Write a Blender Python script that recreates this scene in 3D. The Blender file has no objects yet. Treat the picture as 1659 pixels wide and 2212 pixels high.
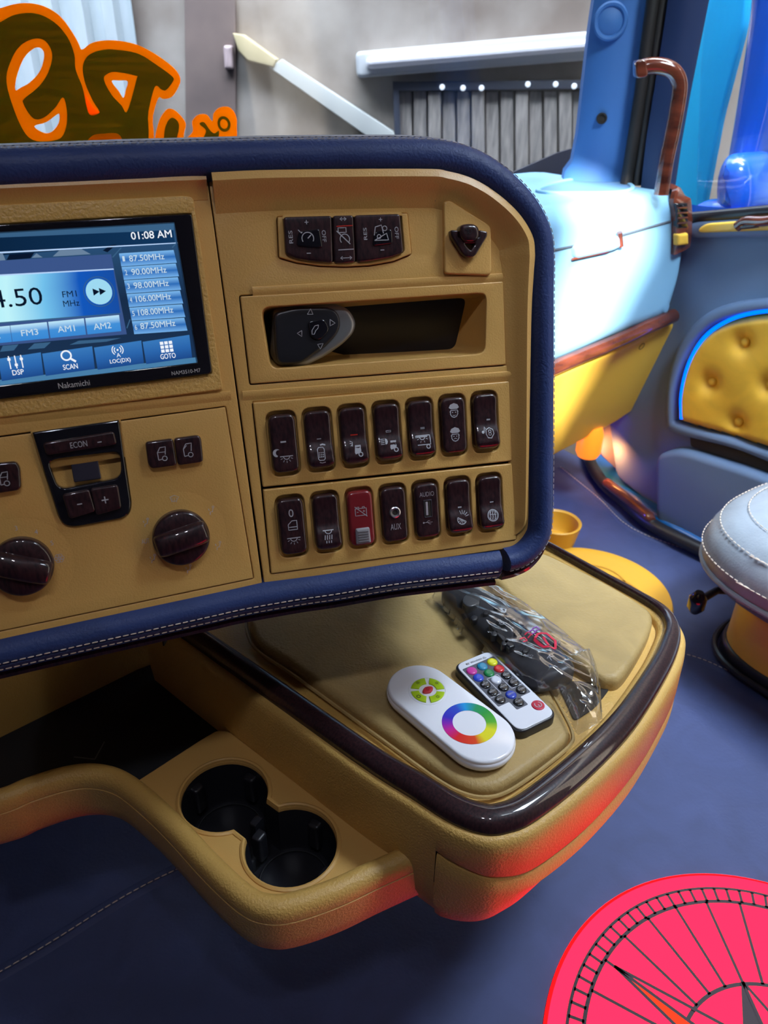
import bpy, bmesh, math, random
from math import sin, cos, pi, radians, sqrt, atan2, hypot
from mathutils import Vector as V, Matrix
random.seed(4)
SC = bpy.context.scene
COL = SC.collection

# ------------------------------------------------------------------ camera
FPX, PITCH, ROLL = 1640.0, radians(31), radians(0.75)
CAM = V((0, 0, 0.80))          # cab floor is z = 0
def ray(px, py):
    x = (px-829.5)/FPX; y = (py-1106)/FPX
    xr = x*cos(ROLL)+y*sin(ROLL); yr = -x*sin(ROLL)+y*cos(ROLL)
    return V((xr, cos(PITCH)-yr*sin(PITCH), -sin(PITCH)-yr*cos(PITCH)))
cd = bpy.data.cameras.new('camera'); cam = bpy.data.objects.new('camera', cd); COL.objects.link(cam)
_x = V((cos(ROLL), sin(ROLL)*sin(PITCH), sin(ROLL)*cos(PITCH))); _z = -V((0, cos(PITCH), -sin(PITCH))); _y = _z.cross(_x)
cam.matrix_world = Matrix.Translation(CAM) @ Matrix((_x, _y, _z)).transposed().to_4x4()
cd.sensor_fit = 'VERTICAL'; cd.sensor_height = 36; cd.lens = 36*FPX/2212
cd.clip_start = 0.02; cd.clip_end = 50
cd.dof.use_dof = True; cd.dof.focus_distance = 0.56; cd.dof.aperture_fstop = 13.0
SC.camera = cam
SC.view_settings.view_transform = 'Standard'; SC.view_settings.look = 'None'
SC.view_settings.exposure = 0.0; SC.view_settings.gamma = 1; SC.view_settings.use_curve_mapping = False

# truck axes: FW towards the windscreen, RT towards the passenger door
TH = radians(35.8)
FW = V((-sin(TH), cos(TH), 0)); RT = V((cos(TH), sin(TH), 0)); UP = V((0, 0, 1))
def T(f, r, z): return FW*f + RT*r + UP*z

# ------------------------------------------------------------------ light
wd = bpy.data.worlds.new('world'); SC.world = wd; wd.use_nodes = True
wd.node_tree.nodes['Background'].inputs[0].default_value = (0.50, 0.62, 1.0, 1)
wd.node_tree.nodes['Background'].inputs[1].default_value = 0.05
def area(name, loc, target, size, power, color, size_y=None, shape='RECTANGLE', spread=180):
    l = bpy.data.lights.new(name, 'AREA'); l.energy = power; l.color = color; l.shape = shape; l.size = size
    if size_y: l.size_y = size_y
    l.spread = radians(spread)
    o = bpy.data.objects.new(name, l); COL.objects.link(o); o.location = loc
    o.rotation_euler = (V(target)-V(loc)).to_track_quat('-Z', 'Y').to_euler()
    return o
SUN_DIR = (RT*0.62 + FW*0.62 - UP*0.42).normalized()
sl = bpy.data.lights.new('sun', 'SUN'); sl.energy = 26; sl.angle = radians(1.2); sl.color = (1, 0.95, 0.86)
so = bpy.data.objects.new('sun', sl); COL.objects.link(so); so.rotation_euler = SUN_DIR.to_track_quat('-Z', 'Y').to_euler(); so.location = (-1, -1, 3)
# ceiling lamps of the cab (two small cool white LEDs above and behind the driver)
area('ceiling_lamp', (-0.08, -0.25, 1.74), (0.05, 0.45, 0.4), 0.05, 1.65, (0.86, 0.88, 1.0), 0.05)
area('ceiling_lamp', (0.16, -0.20, 1.74), (0.05, 0.45, 0.4), 0.05, 1.65, (0.86, 0.88, 1.0), 0.05)
area('red_marker_lamp', (-0.35, -0.25, 1.6), (0.05, 0.45, 0.6), 0.02, 0.05, (1, 0.02, 0.02), 0.02)
# overhead fills added inside the roof, then daylight through the windscreen
area('overhead_fill', T(-0.10, 1.10, 1.90), T(0.36, 0.72, 0.0), 0.35, 4.5, (0.70, 0.84, 1.0), 0.35, spread=55)
area('passenger_fill', T(-0.1, 0.85, 1.90), T(0.75, 1.20, 0.4), 0.4, 6.0, (0.78, 0.92, 1.0), 0.4, spread=65)  # added fill for the passenger side; the roof has no hatch
area('windscreen_daylight', T(1.5, 1.2, 1.5), T(0.85, 1.1, 0.6), 0.8, 1.6, (0.72, 0.86, 1.0), 0.5, spread=70)
# daylight on the garage wall outside
area('outdoor_daylight', (0.6, 2.0, 3.2), (0.4, 3.1, 0.9), 2.5, 72, (1.0, 0.96, 0.94), 1.0, spread=95)
area('outdoor_daylight', (-1.5, 2.0, 3.0), (-1.6, 3.1, 1.0), 1.6, 70, (0.95, 0.98, 1.0), 1.0, spread=95)
area('outdoor_daylight', T(0.6, 1.52, 2.5), T(0.6, 1.80, 1.0), 1.2, 22, (0.9, 0.97, 1.0), 0.3, spread=80)
# LED glow in the passenger footwell
area('footwell_led', T(1.02, 0.95, 0.17), T(0.95, 1.1, 0.0), 0.08, 1.4, (0.10, 0.10, 1.0))

# ------------------------------------------------------------------ materials
MATS = {}
def N(nt, t, **kw):
    n = nt.nodes.new(t)
    for k, v in kw.items():
        if hasattr(n, k): setattr(n, k, v)
    return n
def mat(name, col, rough=0.5, metal=0.0, coat=0.0, bump=0, bscale=400, emit=None, estr=0, var=0, vscale=8, spec=0.5, stretch=None, col2=None, wave=False, trans=0):
    if name in MATS: return MATS[name]
    m = bpy.data.materials.new(name); m.use_nodes = True; nt = m.node_tree; b = nt.nodes['Principled BSDF']
    b.inputs['Base Color'].default_value = (*col, 1); b.inputs['Roughness'].default_value = rough
    b.inputs['Metallic'].default_value = metal; b.inputs['Coat Weight'].default_value = coat
    b.inputs['Coat Roughness'].default_value = 0.04
    b.inputs['Specular IOR Level'].default_value = spec
    b.inputs['Transmission Weight'].default_value = trans
    if emit:
        b.inputs['Emission Color'].default_value = (*emit, 1); b.inputs['Emission Strength'].default_value = estr
    tc = None
    if var or bump or col2:
        tc = N(nt, 'ShaderNodeTexCoord')
        mp = N(nt, 'ShaderNodeMapping'); nt.links.new(tc.outputs['Object'], mp.inputs[0])
        if stretch: mp.inputs['Scale'].default_value = stretch
    if var or col2:
        n = N(nt, 'ShaderNodeTexNoise'); n.inputs['Scale'].default_value = vscale; n.inputs['Detail'].default_value = 5
        nt.links.new(mp.outputs[0], n.inputs[0])
        r = N(nt, 'ShaderNodeValToRGB')
        c2 = col2 if col2 else tuple(max(0, c*(1-var)) for c in col)
        r.color_ramp.elements[0].color = (*c2, 1); r.color_ramp.elements[1].color = (*col, 1)
        r.color_ramp.elements[0].position = 0.35; r.color_ramp.elements[1].position = 0.65
        nt.links.new(n.outputs[0], r.inputs[0]); nt.links.new(r.outputs[0], b.inputs['Base Color'])
    if bump:
        n2 = N(nt, 'ShaderNodeTexNoise'); n2.inputs['Scale'].default_value = bscale; n2.inputs['Detail'].default_value = 3
        nt.links.new(tc.outputs['Object'], n2.inputs[0])
        bp = N(nt, 'ShaderNodeBump'); bp.inputs['Strength'].default_value = bump; bp.inputs['Distance'].default_value = 0.001
        nt.links.new(n2.outputs[0], bp.inputs['Height']); nt.links.new(bp.outputs[0], b.inputs['Normal'])
    MATS[name] = m
    return m
def leather(name, col, rough=0.5, scale=110, bump=0.35, var=0.12, spec=0.4):
    m = bpy.data.materials.new(name); m.use_nodes = True; nt = m.node_tree; b = nt.nodes['Principled BSDF']
    b.inputs['Roughness'].default_value = rough; b.inputs['Specular IOR Level'].default_value = spec
    tc = N(nt, 'ShaderNodeTexCoord')
    n = N(nt, 'ShaderNodeTexNoise'); n.inputs['Scale'].default_value = 14; n.inputs['Detail'].default_value = 6; n.inputs['Distortion'].default_value = 1.5
    nt.links.new(tc.outputs['Object'], n.inputs[0])
    r = N(nt, 'ShaderNodeValToRGB'); r.color_ramp.elements[0].position = .3; r.color_ramp.elements[1].position = .7
    r.color_ramp.elements[0].color = (*[c*(1-var) for c in col], 1); r.color_ramp.elements[1].color = (*[min(1, c*(1+var)) for c in col], 1)
    nt.links.new(n.outputs[0], r.inputs[0]); nt.links.new(r.outputs[0], b.inputs['Base Color'])
    n1 = N(nt, 'ShaderNodeTexNoise'); n1.inputs['Scale'].default_value = scale; n1.inputs['Detail'].default_value = 4; n1.inputs['Distortion'].default_value = 2.5
    v = N(nt, 'ShaderNodeTexVoronoi'); v.feature = 'DISTANCE_TO_EDGE'; v.inputs['Scale'].default_value = scale*3
    nt.links.new(tc.outputs['Object'], n1.inputs[0]); nt.links.new(tc.outputs['Object'], v.inputs[0])
    mx = N(nt, 'ShaderNodeMath', operation='ADD'); ms = N(nt, 'ShaderNodeMath', operation='MULTIPLY'); ms.inputs[1].default_value = .6
    nt.links.new(v.outputs[0], ms.inputs[0]); nt.links.new(n1.outputs[0], mx.inputs[0]); nt.links.new(ms.outputs[0], mx.inputs[1])
    bp = N(nt, 'ShaderNodeBump'); bp.inputs['Strength'].default_value = bump; bp.inputs['Distance'].default_value = 0.0012
    nt.links.new(mx.outputs[0], bp.inputs['Height']); nt.links.new(bp.outputs[0], b.inputs['Normal'])
    MATS[name] = m; return m
def emis(name, col, s=1.0, col2=None, axis=None):
    """light-giving surface; with col2, its picture grades along a world axis"""
    m = bpy.data.materials.new(name); m.use_nodes = True; nt = m.node_tree
    for n in list(nt.nodes): nt.nodes.remove(n)
    o = N(nt, 'ShaderNodeOutputMaterial'); e = N(nt, 'ShaderNodeEmission')
    e.inputs[0].default_value = (*col, 1); e.inputs[1].default_value = s; nt.links.new(e.outputs[0], o.inputs[0])
    if col2:
        uvn = N(nt, 'ShaderNodeUVMap'); sp = N(nt, 'ShaderNodeSeparateXYZ'); nt.links.new(uvn.outputs[0], sp.inputs[0])
        r = N(nt, 'ShaderNodeValToRGB'); nt.links.new(sp.outputs[axis or 0], r.inputs[0])
        cs = [col]+list(col2); r.color_ramp.elements[0].color = (*cs[0], 1); r.color_ramp.elements[1].color = (*cs[-1], 1)
        for i, c in enumerate(cs[1:-1]):
            el = r.color_ramp.elements.new((i+1)/(len(cs)-1)); el.color = (*c, 1)
        nt.links.new(r.outputs[0], e.inputs[0])
    MATS[name] = m; return m
def srgb(r, g, b):
    f = lambda c: ((c/255+0.055)/1.055)**2.4 if c > 10 else c/255/12.92
    return (f(r), f(g), f(b))

YEL = mat('yellow_plastic', (0.62, 0.36, 0.105), 0.34, bump=0.22, bscale=900)
YELG = mat('yellow_plastic_grained', (0.60, 0.36, 0.095), 0.40, bump=0.75, bscale=520)
YELP = mat('yellow_painted', (0.75, 0.46, 0.06), 0.35)
YMAT = leather('yellow_leather', (0.42, 0.285, 0.11), 0.5, 90, 0.5)
BLUE = leather('blue_leather', (0.025, 0.046, 0.15), 0.5, 130, 0.35, .12, .3)
FLOORM = leather('floor_leather', (0.034, 0.047, 0.125), 0.6, 60, 0.3)
PALE = mat('pale_blue_plastic', (0.20, 0.41, 0.60), 0.5, bump=0.15, bscale=500)
SLATE = mat('slate_door_plastic', (0.12, 0.18, 0.31), 0.55, bump=0.2, bscale=400)
PILM = mat('pillar_plastic', (0.04, 0.15, 0.41), 0.6, bump=0.15, bscale=400)
WOOD = mat('dark_burl_gloss', (0.040, 0.014, 0.016), 0.4, coat=0.9, spec=0.25, col2=(0.012, 0.005, 0.008), vscale=60, stretch=(9, 9, 1))
COPPER = mat('copper_wood_gloss', (0.17, 0.042, 0.022), 0.15, coat=1.0, col2=(0.05, 0.013, 0.009), vscale=14, stretch=(1, 1, 4))
BLACK = mat('black_plastic', (0.012, 0.012, 0.016), 0.35)
BGLOSS = mat('black_gloss', (0.008, 0.008, 0.012), 0.08, coat=0.6)
RUBBER = mat('black_rubber', (0.010, 0.011, 0.014), 0.7, bump=0.3, bscale=500)
DARK = mat('dark_recess', (0.02, 0.014, 0.01), 0.8)
ICON = mat('icon_print', (0.42, 0.42, 0.46), 0.5)
ICOND = mat('icon_print_dim', (0.36, 0.33, 0.36), 0.5)
WHITEP = mat('white_plastic', (0.84, 0.84, 0.90), 0.12, coat=0.5)
THREAD = mat('beige_thread', (0.60, 0.50, 0.42), 0.7)
THREADD = mat('grey_thread', (0.42, 0.40, 0.44), 0.7)
SILVER = mat('satin_metal', (0.5, 0.5, 0.52), 0.3, metal=1)
LEDR = emis('red_led', (1, 0.03, 0.02), 2.5)

# ------------------------------------------------------------------ frames and shapes
class Fr:
    def __init__(s, o, ex, n):
        s.o = V(o); s.n = V(n).normalized(); s.ex = V(ex).normalized(); s.ex = (s.ex - s.n*s.ex.dot(s.n)).normalized(); s.ey = s.n.cross(s.ex)
    def uv(s, px, py, h=0.0):
        r = ray(px, py); o = s.o + s.n*h
        q = CAM + r*((o-CAM).dot(s.n)/r.dot(s.n)) - s.o
        return (q.dot(s.ex), q.dot(s.ey))
    def pp(s, pts, h=0.0): return [s.uv(x, y, h) for x, y in pts]
    def w(s, u, v, h=0.0): return s.o + s.ex*u + s.ey*v + s.n*h
    def at(s, px, py, h=0.0):
        u, v = s.uv(px, py, h); return s.w(u, v, h)
    def sub(s, u, v, rot=0, h=0):
        return Fr(s.w(u, v, h), s.ex*cos(rot)+s.ey*sin(rot), s.n)
def hor(z): return Fr((0, 0, z), (1, 0, 0), (0, 0, 1))

def smooth(pts, closed=True, sub=6):
    n = len(pts); out = []; P = [V(p) for p in pts]
    rng = range(n) if closed else range(n-1)
    for i in rng:
        p0 = P[(i-1) % n] if closed or i > 0 else P[i]*2-P[i+1]
        p1 = P[i]; p2 = P[(i+1) % n]
        p3 = P[(i+2) % n] if closed or i+2 < n else P[i+1]*2-P[i]
        for k in range(sub):
            t = k/sub
            out.append(0.5*((2*p1)+(p2-p0)*t+(2*p0-5*p1+4*p2-p3)*t*t+(3*p1-p0-3*p2+p3)*t**3))
    if not closed: out.append(P[-1])
    return out
def rnd(pts, r, n=5):
    """polygon with rounded corners; r a number or a list"""
    out = []; m = len(pts)
    for i in range(m):
        rr_ = r[i] if isinstance(r, (list, tuple)) else r
        p = V(pts[i]).to_2d(); a = V(pts[i-1]).to_2d(); b = V(pts[(i+1) % m]).to_2d()
        if rr_ <= 0: out.append(p); continue
        da = (a-p); db = (b-p); la = min(rr_, da.length*.48); lb = min(rr_, db.length*.48)
        s = p+da.normalized()*la; e = p+db.normalized()*lb
        for k in range(n+1):
            t = k/n; out.append(s*(1-t)**2+p*2*t*(1-t)+e*t*t)
    return out
def rrect(w, h, r, n=5, cx=0, cy=0):
    return [p+V((cx, cy)) for p in rnd([(-w/2, -h/2), (w/2, -h/2), (w/2, h/2), (-w/2, h/2)], r, n)]
def circle(r, n=40, cx=0, cy=0): return [V((cx+r*cos(2*pi*k/n), cy+r*sin(2*pi*k/n))) for k in range(n)]
def area2(p): return sum(p[i][0]*p[(i+1) % len(p)][1]-p[(i+1) % len(p)][0]*p[i][1] for i in range(len(p)))/2
def ccw(p): return list(p) if area2(p) > 0 else list(reversed(p))
def inset(pts, d):
    n = len(pts); out = []
    for i in range(n):
        a = V(pts[i-1]).to_2d(); p = V(pts[i]).to_2d(); b = V(pts[(i+1) % n]).to_2d()
        e1 = (p-a); e2 = (b-p)
        if e1.length < 1e-9: e1 = e2
        if e2.length < 1e-9: e2 = e1
        e1 = e1.normalized(); e2 = e2.normalized()
        n1 = V((-e1.y, e1.x)); n2 = V((-e2.y, e2.x)); m = (n1+n2)
        if m.length < 1e-6: m = n1
        m.normalize(); c = max(0.5, m.dot(n1))
        out.append(p+m*(d/c))
    return out

class MB:
    def __init__(s): s.v = []; s.f = []; s.m = []; s.mats = []; s.uvs = {}
    def mi(s, m):
        if m not in s.mats: s.mats.append(m)
        return s.mats.index(m)
    def add(s, verts, faces, m, uv=None):
        b = len(s.v); s.v += [V(x) for x in verts]; k = s.mi(m)
        for j, f in enumerate(faces):
            s.f.append([b+i for i in f]); s.m.append(k)
            if uv: s.uvs[len(s.f)-1] = [uv[i] for i in f]
        return s
    def ring_loft(s, rings, m, cap0=True, cap1=True, closed=True):
        n = len(rings[0]); vs = [p for r in rings for p in r]; fs = []
        for i in range(len(rings)-1):
            for k in range(n if closed else n-1):
                a = i*n+k; b = i*n+(k+1) % n
                fs.append([a, b, b+n, a+n])
        if cap0: fs.append(list(range(n))[::-1])
        if cap1: fs.append([(len(rings)-1)*n+k for k in range(n)])
        return s.add(vs, fs, m)
    def build(s, name, parent=None, sharp=38, bevel=0, normals=True):
        base = parent_world(parent) if parent else None
        if base is None:
            xs = [v.x for v in s.v]; ys = [v.y for v in s.v]; zs = [v.z for v in s.v]
            base = V(((min(xs)+max(xs))/2, (min(ys)+max(ys))/2, min(zs)))
        me = bpy.data.meshes.new(name)
        me.from_pydata([tuple(v-base) for v in s.v], [], s.f)
        for m in s.mats: me.materials.append(m)
        for i, p in enumerate(me.polygons): p.material_index = s.m[i]
        if s.uvs:
            ul = me.uv_layers.new(name='map')
            for i, p in enumerate(me.polygons):
                if i in s.uvs:
                    for li, u in zip(p.loop_indices, s.uvs[i]): ul.data[li].uv = u
        if normals and not s.uvs:
            bm = bmesh.new(); bm.from_mesh(me); bmesh.ops.remove_doubles(bm, verts=bm.verts, dist=1e-6)
            bmesh.ops.recalc_face_normals(bm, faces=bm.faces); bm.to_mesh(me); bm.free()
        for p in me.polygons: p.use_smooth = True
        me.set_sharp_from_angle(angle=radians(sharp))
        o = bpy.data.objects.new(name, me); COL.objects.link(o)
        if parent: o.parent = parent
        else: o.location = base
        if bevel:
            b = o.modifiers.new('bevel', 'BEVEL'); b.width = bevel; b.segments = 3; b.limit_method = 'ANGLE'; b.angle_limit = radians(35)
        return o
def parent_world(p):
    w = V((0, 0, 0))
    while p: w += p.location; p = p.parent
    return w
def tag(o, label, cat, group=None, kind=None):
    if kind: o['kind'] = kind
    if label: o['label'] = label
    if cat: o['category'] = cat
    if group: o['group'] = group
    return o
def sempty(name, loc):
    o = bpy.data.objects.new(name, None); COL.objects.link(o); o.location = loc; o.empty_display_size = 0.02; o['kind'] = 'structure'; return o
def thing(name, label, cat, loc, group=None):
    o = bpy.data.objects.new(name, None); COL.objects.link(o); o.location = loc; o.empty_display_size = 0.02
    return tag(o, label, cat, group)

def curve_mesh(c):
    o = bpy.data.objects.new('tmp', c); COL.objects.link(o)
    bpy.context.view_layer.update()
    me = bpy.data.meshes.new_from_object(o.evaluated_get(bpy.context.evaluated_depsgraph_get()))
    vs = [v.co.copy() for v in me.vertices]; fs = [list(p.vertices) for p in me.polygons]
    COL.objects.unlink(o); bpy.data.objects.remove(o); bpy.data.curves.remove(c); bpy.data.meshes.remove(me)
    return vs, fs
def dedupe(p, d=1e-5):
    out = []
    for q in p:
        q = V((q[0], q[1]))
        if not out or (q-out[-1]).length > d: out.append(q)
    if (out[0]-out[-1]).length < d: out.pop()
    return out
def fill2d(polys):
    c = bpy.data.curves.new('t', 'CURVE'); c.dimensions = '2D'; c.fill_mode = 'FRONT'
    for poly in polys:
        sp = c.splines.new('POLY'); sp.points.add(len(poly)-1)
        for i, p in enumerate(poly): sp.points[i].co = (p[0], p[1], 0, 1)
        sp.use_cyclic_u = True
    return curve_mesh(c)
def plate(mb, fr, outer, holes, h0, h1, bev, m):
    """slab between heights h0 and h1 with holes and a rounded upper rim"""
    P = [dedupe(ccw(outer))]+[dedupe(ccw(h)) for h in holes]; top = []
    for k, p in enumerate(P):
        sg = 1 if k == 0 else -1; rings = [[fr.w(q[0], q[1], h0) for q in p]]
        for a in [pi/2*k/(4 if bev < .01 else 8) for k in range(5 if bev < .01 else 9)]:
            r = inset(p, sg*bev*(1-cos(a))); rings.append([fr.w(q[0], q[1], h1-bev*(1-sin(a))) for q in r])
        top.append(r); mb.ring_loft(rings, m, False, False)
    for pol, h in ((top, h1), (P, h0)):
        vs, fs = fill2d(pol); mb.add([fr.w(v.x, v.y, h) for v in vs], fs, m)
    return mb
def pillow(mb, fr, pts, h0, H, r, m, steps=4, inner=5, sc=None, base=True, rh=None):
    """rounded body on an outline: side wall, rounded rim of radius r, top surface H(u, v)"""
    pts = ccw(pts); Hf = H if callable(H) else (lambda u, v: H)
    rh = rh or r
    rings = [[fr.w(p[0], p[1], h0) for p in pts]]
    for k in range(steps+1):
        a = pi/2*k/steps; q = inset(pts, r*(1-cos(a)))
        rings.append([fr.w(p[0], p[1], Hf(p[0], p[1])-rh*(1-sin(a))) for p in q])
    q = inset(pts, r); c = sum((V(p).to_2d() for p in q), V((0, 0)))/len(q)
    for k in range(1, inner):
        t = 1-k/inner
        rings.append([fr.w(c.x+(p[0]-c.x)*t, c.y+(p[1]-c.y)*t, Hf(c.x+(p[0]-c.x)*t, c.y+(p[1]-c.y)*t)) for p in q])
    return mb.ring_loft(rings, m, cap0=base)
def sweep(mb, path, nrm, prof, m, scale=None, closed=False, out=None):
    """prof = [(outward, up)]; nrm = vector or per-point list"""
    rings = []; n = len(path)
    for i, p in enumerate(path):
        a = path[i-1] if i > 0 else (path[-1] if closed else p); b = path[i+1] if i < n-1 else (path[0] if closed else p)
        t = (V(b)-V(a)).normalized(); N_ = V(nrm[i] if isinstance(nrm, list) else nrm); S = t.cross(N_).normalized(); N2 = S.cross(t).normalized()
        k = scale[i] if isinstance(scale, list) else (scale or 1)
        kx, ky = k if isinstance(k, tuple) else (k, k)
        rings.append([V(p)+S*q[0]*kx+N2*q[1]*ky for q in prof])
    if closed: rings.append(rings[0])
    mb.ring_loft(rings, m, cap0=not closed, cap1=not closed)
    return rings
def tube(mb, path, r, m, n=10, closed=False):
    rings = []; L = len(path); ref = V((0, 0, 1))
    t0 = (V(path[1])-V(path[0])).normalized()
    if abs(t0.dot(ref)) > .9: ref = V((1, 0, 0))
    for i, p in enumerate(path):
        a = path[i-1] if i > 0 else (path[-1] if closed else p); b = path[i+1] if i < L-1 else (path[0] if closed else p)
        t = (V(b)-V(a)).normalized(); S = t.cross(ref).normalized(); N2 = S.cross(t); ref = N2
        rr_ = r[i] if isinstance(r, (list, tuple)) else r
        rings.append([V(p)+(S*cos(2*pi*k/n)+N2*sin(2*pi*k/n))*rr_ for k in range(n)])
    if closed: rings.append(rings[0])
    return mb.ring_loft(rings, m, cap0=not closed, cap1=not closed)
def lathe(mb, fr, prof, m, n=48, cu=0, cv=0):
    rings = [[fr.w(cu+r*cos(2*pi*k/n), cv+r*sin(2*pi*k/n), h) for k in range(n)] for r, h in prof]
    return mb.ring_loft(rings, m)
def resample(path, d):
    out = [V(path[0])]; acc = 0
    for i in range(len(path)-1):
        a = V(path[i]); b = V(path[i+1]); L = (b-a).length
        while acc+L >= d:
            t = (d-acc)/L; a = a+(b-a)*t; out.append(a.copy()); L = (b-a).length; acc = 0
        acc += L
    return out
def stitches(mb, path, m, pitch=0.0038, dash=0.0027, r=0.00035, lift=None):
    P = resample(path, pitch)
    for i in range(len(P)-1):
        d = (P[i+1]-P[i]); q = P[i]+d.normalized()*dash
        c = (P[i]+q)/2+(lift*0.0003 if lift else V((0, 0, 0)))
        tube(mb, [P[i], P[i]+(c-P[i])*.5+(lift or V())*.0002, c, q+(c-q)*.5+(lift or V())*.0002, q], [r*.6, r, r, r, r*.6], m, 5)

# prints: strokes, discs, rings, polygons, text that follow a surface
def _sf(fr, H): return (lambda u, v: fr.w(u, v, (H(u, v) if callable(H) else H)))
def stroke(mb, S, pts, w, m):
    P = [V(p).to_2d() for p in pts]; Q = [P[0]]
    for a, b in zip(P, P[1:]):
        k = max(1, int((b-a).length/0.0015)); Q += [a+(b-a)*(j+1)/k for j in range(k)]
    P = Q; L = []; R = []
    for i, p in enumerate(P):
        a = P[max(0, i-1)]; b = P[min(len(P)-1, i+1)]; t = (b-a)
        t = t.normalized() if t.length > 0 else V((1, 0)); nn = V((-t.y, t.x))*w/2
        L.append(S(*(p+nn))); R.append(S(*(p-nn)))
    n = len(P); mb.add(L+R, [[i, i+1, n+i+1, n+i] for i in range(n-1)], m)
def poly(mb, S, pts, m): mb.add([S(p[0], p[1]) for p in pts], [list(range(len(pts)))], m)
def ringp(mb, S, cx, cy, r, w, m, a0=0, a1=360, n=28):
    stroke(mb, S, [(cx+r*cos(radians(a0+(a1-a0)*k/n)), cy+r*sin(radians(a0+(a1-a0)*k/n))) for k in range(n+1)], w, m)
_tc = {}
def text_mesh(s):
    if s not in _tc:
        c = bpy.data.curves.new('t', 'FONT'); c.body = s; c.size = 1; c.resolution_u = 3
        vs, fs = curve_mesh(c); xs = [v.x for v in vs]; ys = [v.y for v in vs]
        _tc[s] = (vs, fs, min(xs), max(xs), min(ys), max(ys))
    return _tc[s]
def text(mb, S, s, cu, cv, height, m, width=None, rot=0, bold=0):
    """centred on (cu, cv); height of the glyph box"""
    vs, fs, x0, x1, y0, y1 = text_mesh(s)
    ky = height/(y1-y0); kx = width/(x1-x0) if width else ky
    def tr(v, dx=0, dy=0):
        x = (v.x-(x0+x1)/2)*kx+dx; y = (v.y-(y0+y1)/2)*ky+dy
        return S(cu+x*cos(rot)-y*sin(rot), cv+x*sin(rot)+y*cos(rot))
    offs = [(0, 0)] if not bold else [(-bold, 0), (bold, 0), (0, bold), (0, -bold)]
    for dx, dy in offs: mb.add([tr(v, dx, dy) for v in vs], fs, m)
def ptext(mb, fr, s, px, py, hpx, h, m, wpx=None, rot=0, bold=0):
    u, v = fr.uv(px, py, h); u2, v2 = fr.uv(px, py-hpx, h); hh = hypot(u2-u, v2-v)
    ww = None
    if wpx: a = fr.uv(px-wpx/2, py, h); b = fr.uv(px+wpx/2, py, h); ww = hypot(a[0]-b[0], a[1]-b[1])
    text(mb, _sf(fr, h), s, u, v, hh, m, ww, rot, bold)

# ------------------------------------------------------------------ dashboard frames
XR = V((0.96628, 0.25749, 0)); NR = V((0.24286, -0.91139, 0.33225))
XL = V((0.92988, 0.36784, 0)); NL = V((0.34687, -0.87686, 0.33287))
PR = Fr(CAM+ray(800, 850)*0.5, XR, NR)
PL = Fr(PR.at(450, 397), XL, NL)
mm = 0.001
def densify(pts, d):
    out = []
    n = len(pts)
    for i in range(n):
        a = V(pts[i]).to_2d(); b = V(pts[(i+1) % n]).to_2d(); k = max(1, int((b-a).length/d))
        out += [a+(b-a)*(j/k) for j in range(k)]
    return out
def interp(tab):
    def f(x):
        if x <= tab[0][0]: return tab[0][1]
        for (a, fa), (b, fb) in zip(tab, tab[1:]):
            if x <= b:
                t = (x-a)/(b-a); t = t*t*(3-2*t); return fa+(fb-fa)*t
        return tab[-1][1]
    return f

# ================================================================== SETTING: floor and outside
def struct(o): o['kind'] = 'structure'; return o
mb = MB()
FL = hor(0.0)
fc_ = [T(f, r, 0) for f, r in ((-1.5, -.85), (1.12, -.85), (1.12, 1.3), (-1.5, 1.3))]
mb.add(fc_+[p-V((0, 0, .05)) for p in fc_], [[0, 1, 2, 3], [4, 5, 6, 7], [0, 1, 5, 4], [1, 2, 6, 5], [2, 3, 7, 6], [3, 0, 4, 7]], FLOORM)
fl = struct(mb.build('floor'))
# padded seams of the upholstered floor
def seam(path_px, name):
    mb = MB(); P = smooth([FL.at(x, y, 0.0) for x, y in path_px], False, 5)
    sweep(mb, P, V((0, 0, 1)), [(-9*mm, 0), (-6*mm, 1.6*mm), (-2*mm, 1.9*mm), (0, .3*mm), (2*mm, 1.9*mm), (6*mm, 1.6*mm), (9*mm, 0)], FLOORM)
    o = mb.build(name, fl); 
    mb = MB(); stitches(mb, [p+V((0, 0, 2.2*mm)) for p in P], THREAD, 0.008, 0.006, 0.0006); mb.build('stitching', o)
seam([(-120, 2170), (90, 2050), (330, 1905), (620, 1780)], 'floor_seam')
seam([(1210, 1010), (1290, 1075), (1360, 1140), (1470, 1185), (1560, 1215)], 'floor_seam')
seam([(1380, 1400), (1480, 1415), (1560, 1445), (1700, 1520)], 'floor_seam')

# garage wall seen through the windscreen
WALLY = 3.0
WF = Fr((0, WALLY, 0.8), (1, 0, 0), (0, -1, 0))
CONC = mat('concrete', (0.41, 0.365, 0.325), 0.9, col2=(0.22, 0.175, 0.145), vscale=3.2, bump=0.6, bscale=60)
mb = MB(); mb.add([(-3.5, WALLY, -1.2), (4.5, WALLY, -1.2), (4.5, WALLY, 3.5), (-3.5, WALLY, 3.5), (-3.5, WALLY+.1, -1.2), (4.5, WALLY+.1, -1.2), (4.5, WALLY+.1, 3.5), (-3.5, WALLY+.1, 3.5)],
  [[0, 1, 2, 3], [4, 5, 6, 7], [0, 1, 5, 4], [1, 2, 6, 5], [2, 3, 7, 6], [3, 0, 4, 7]], CONC)
struct(mb.build('wall_front'))
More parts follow.
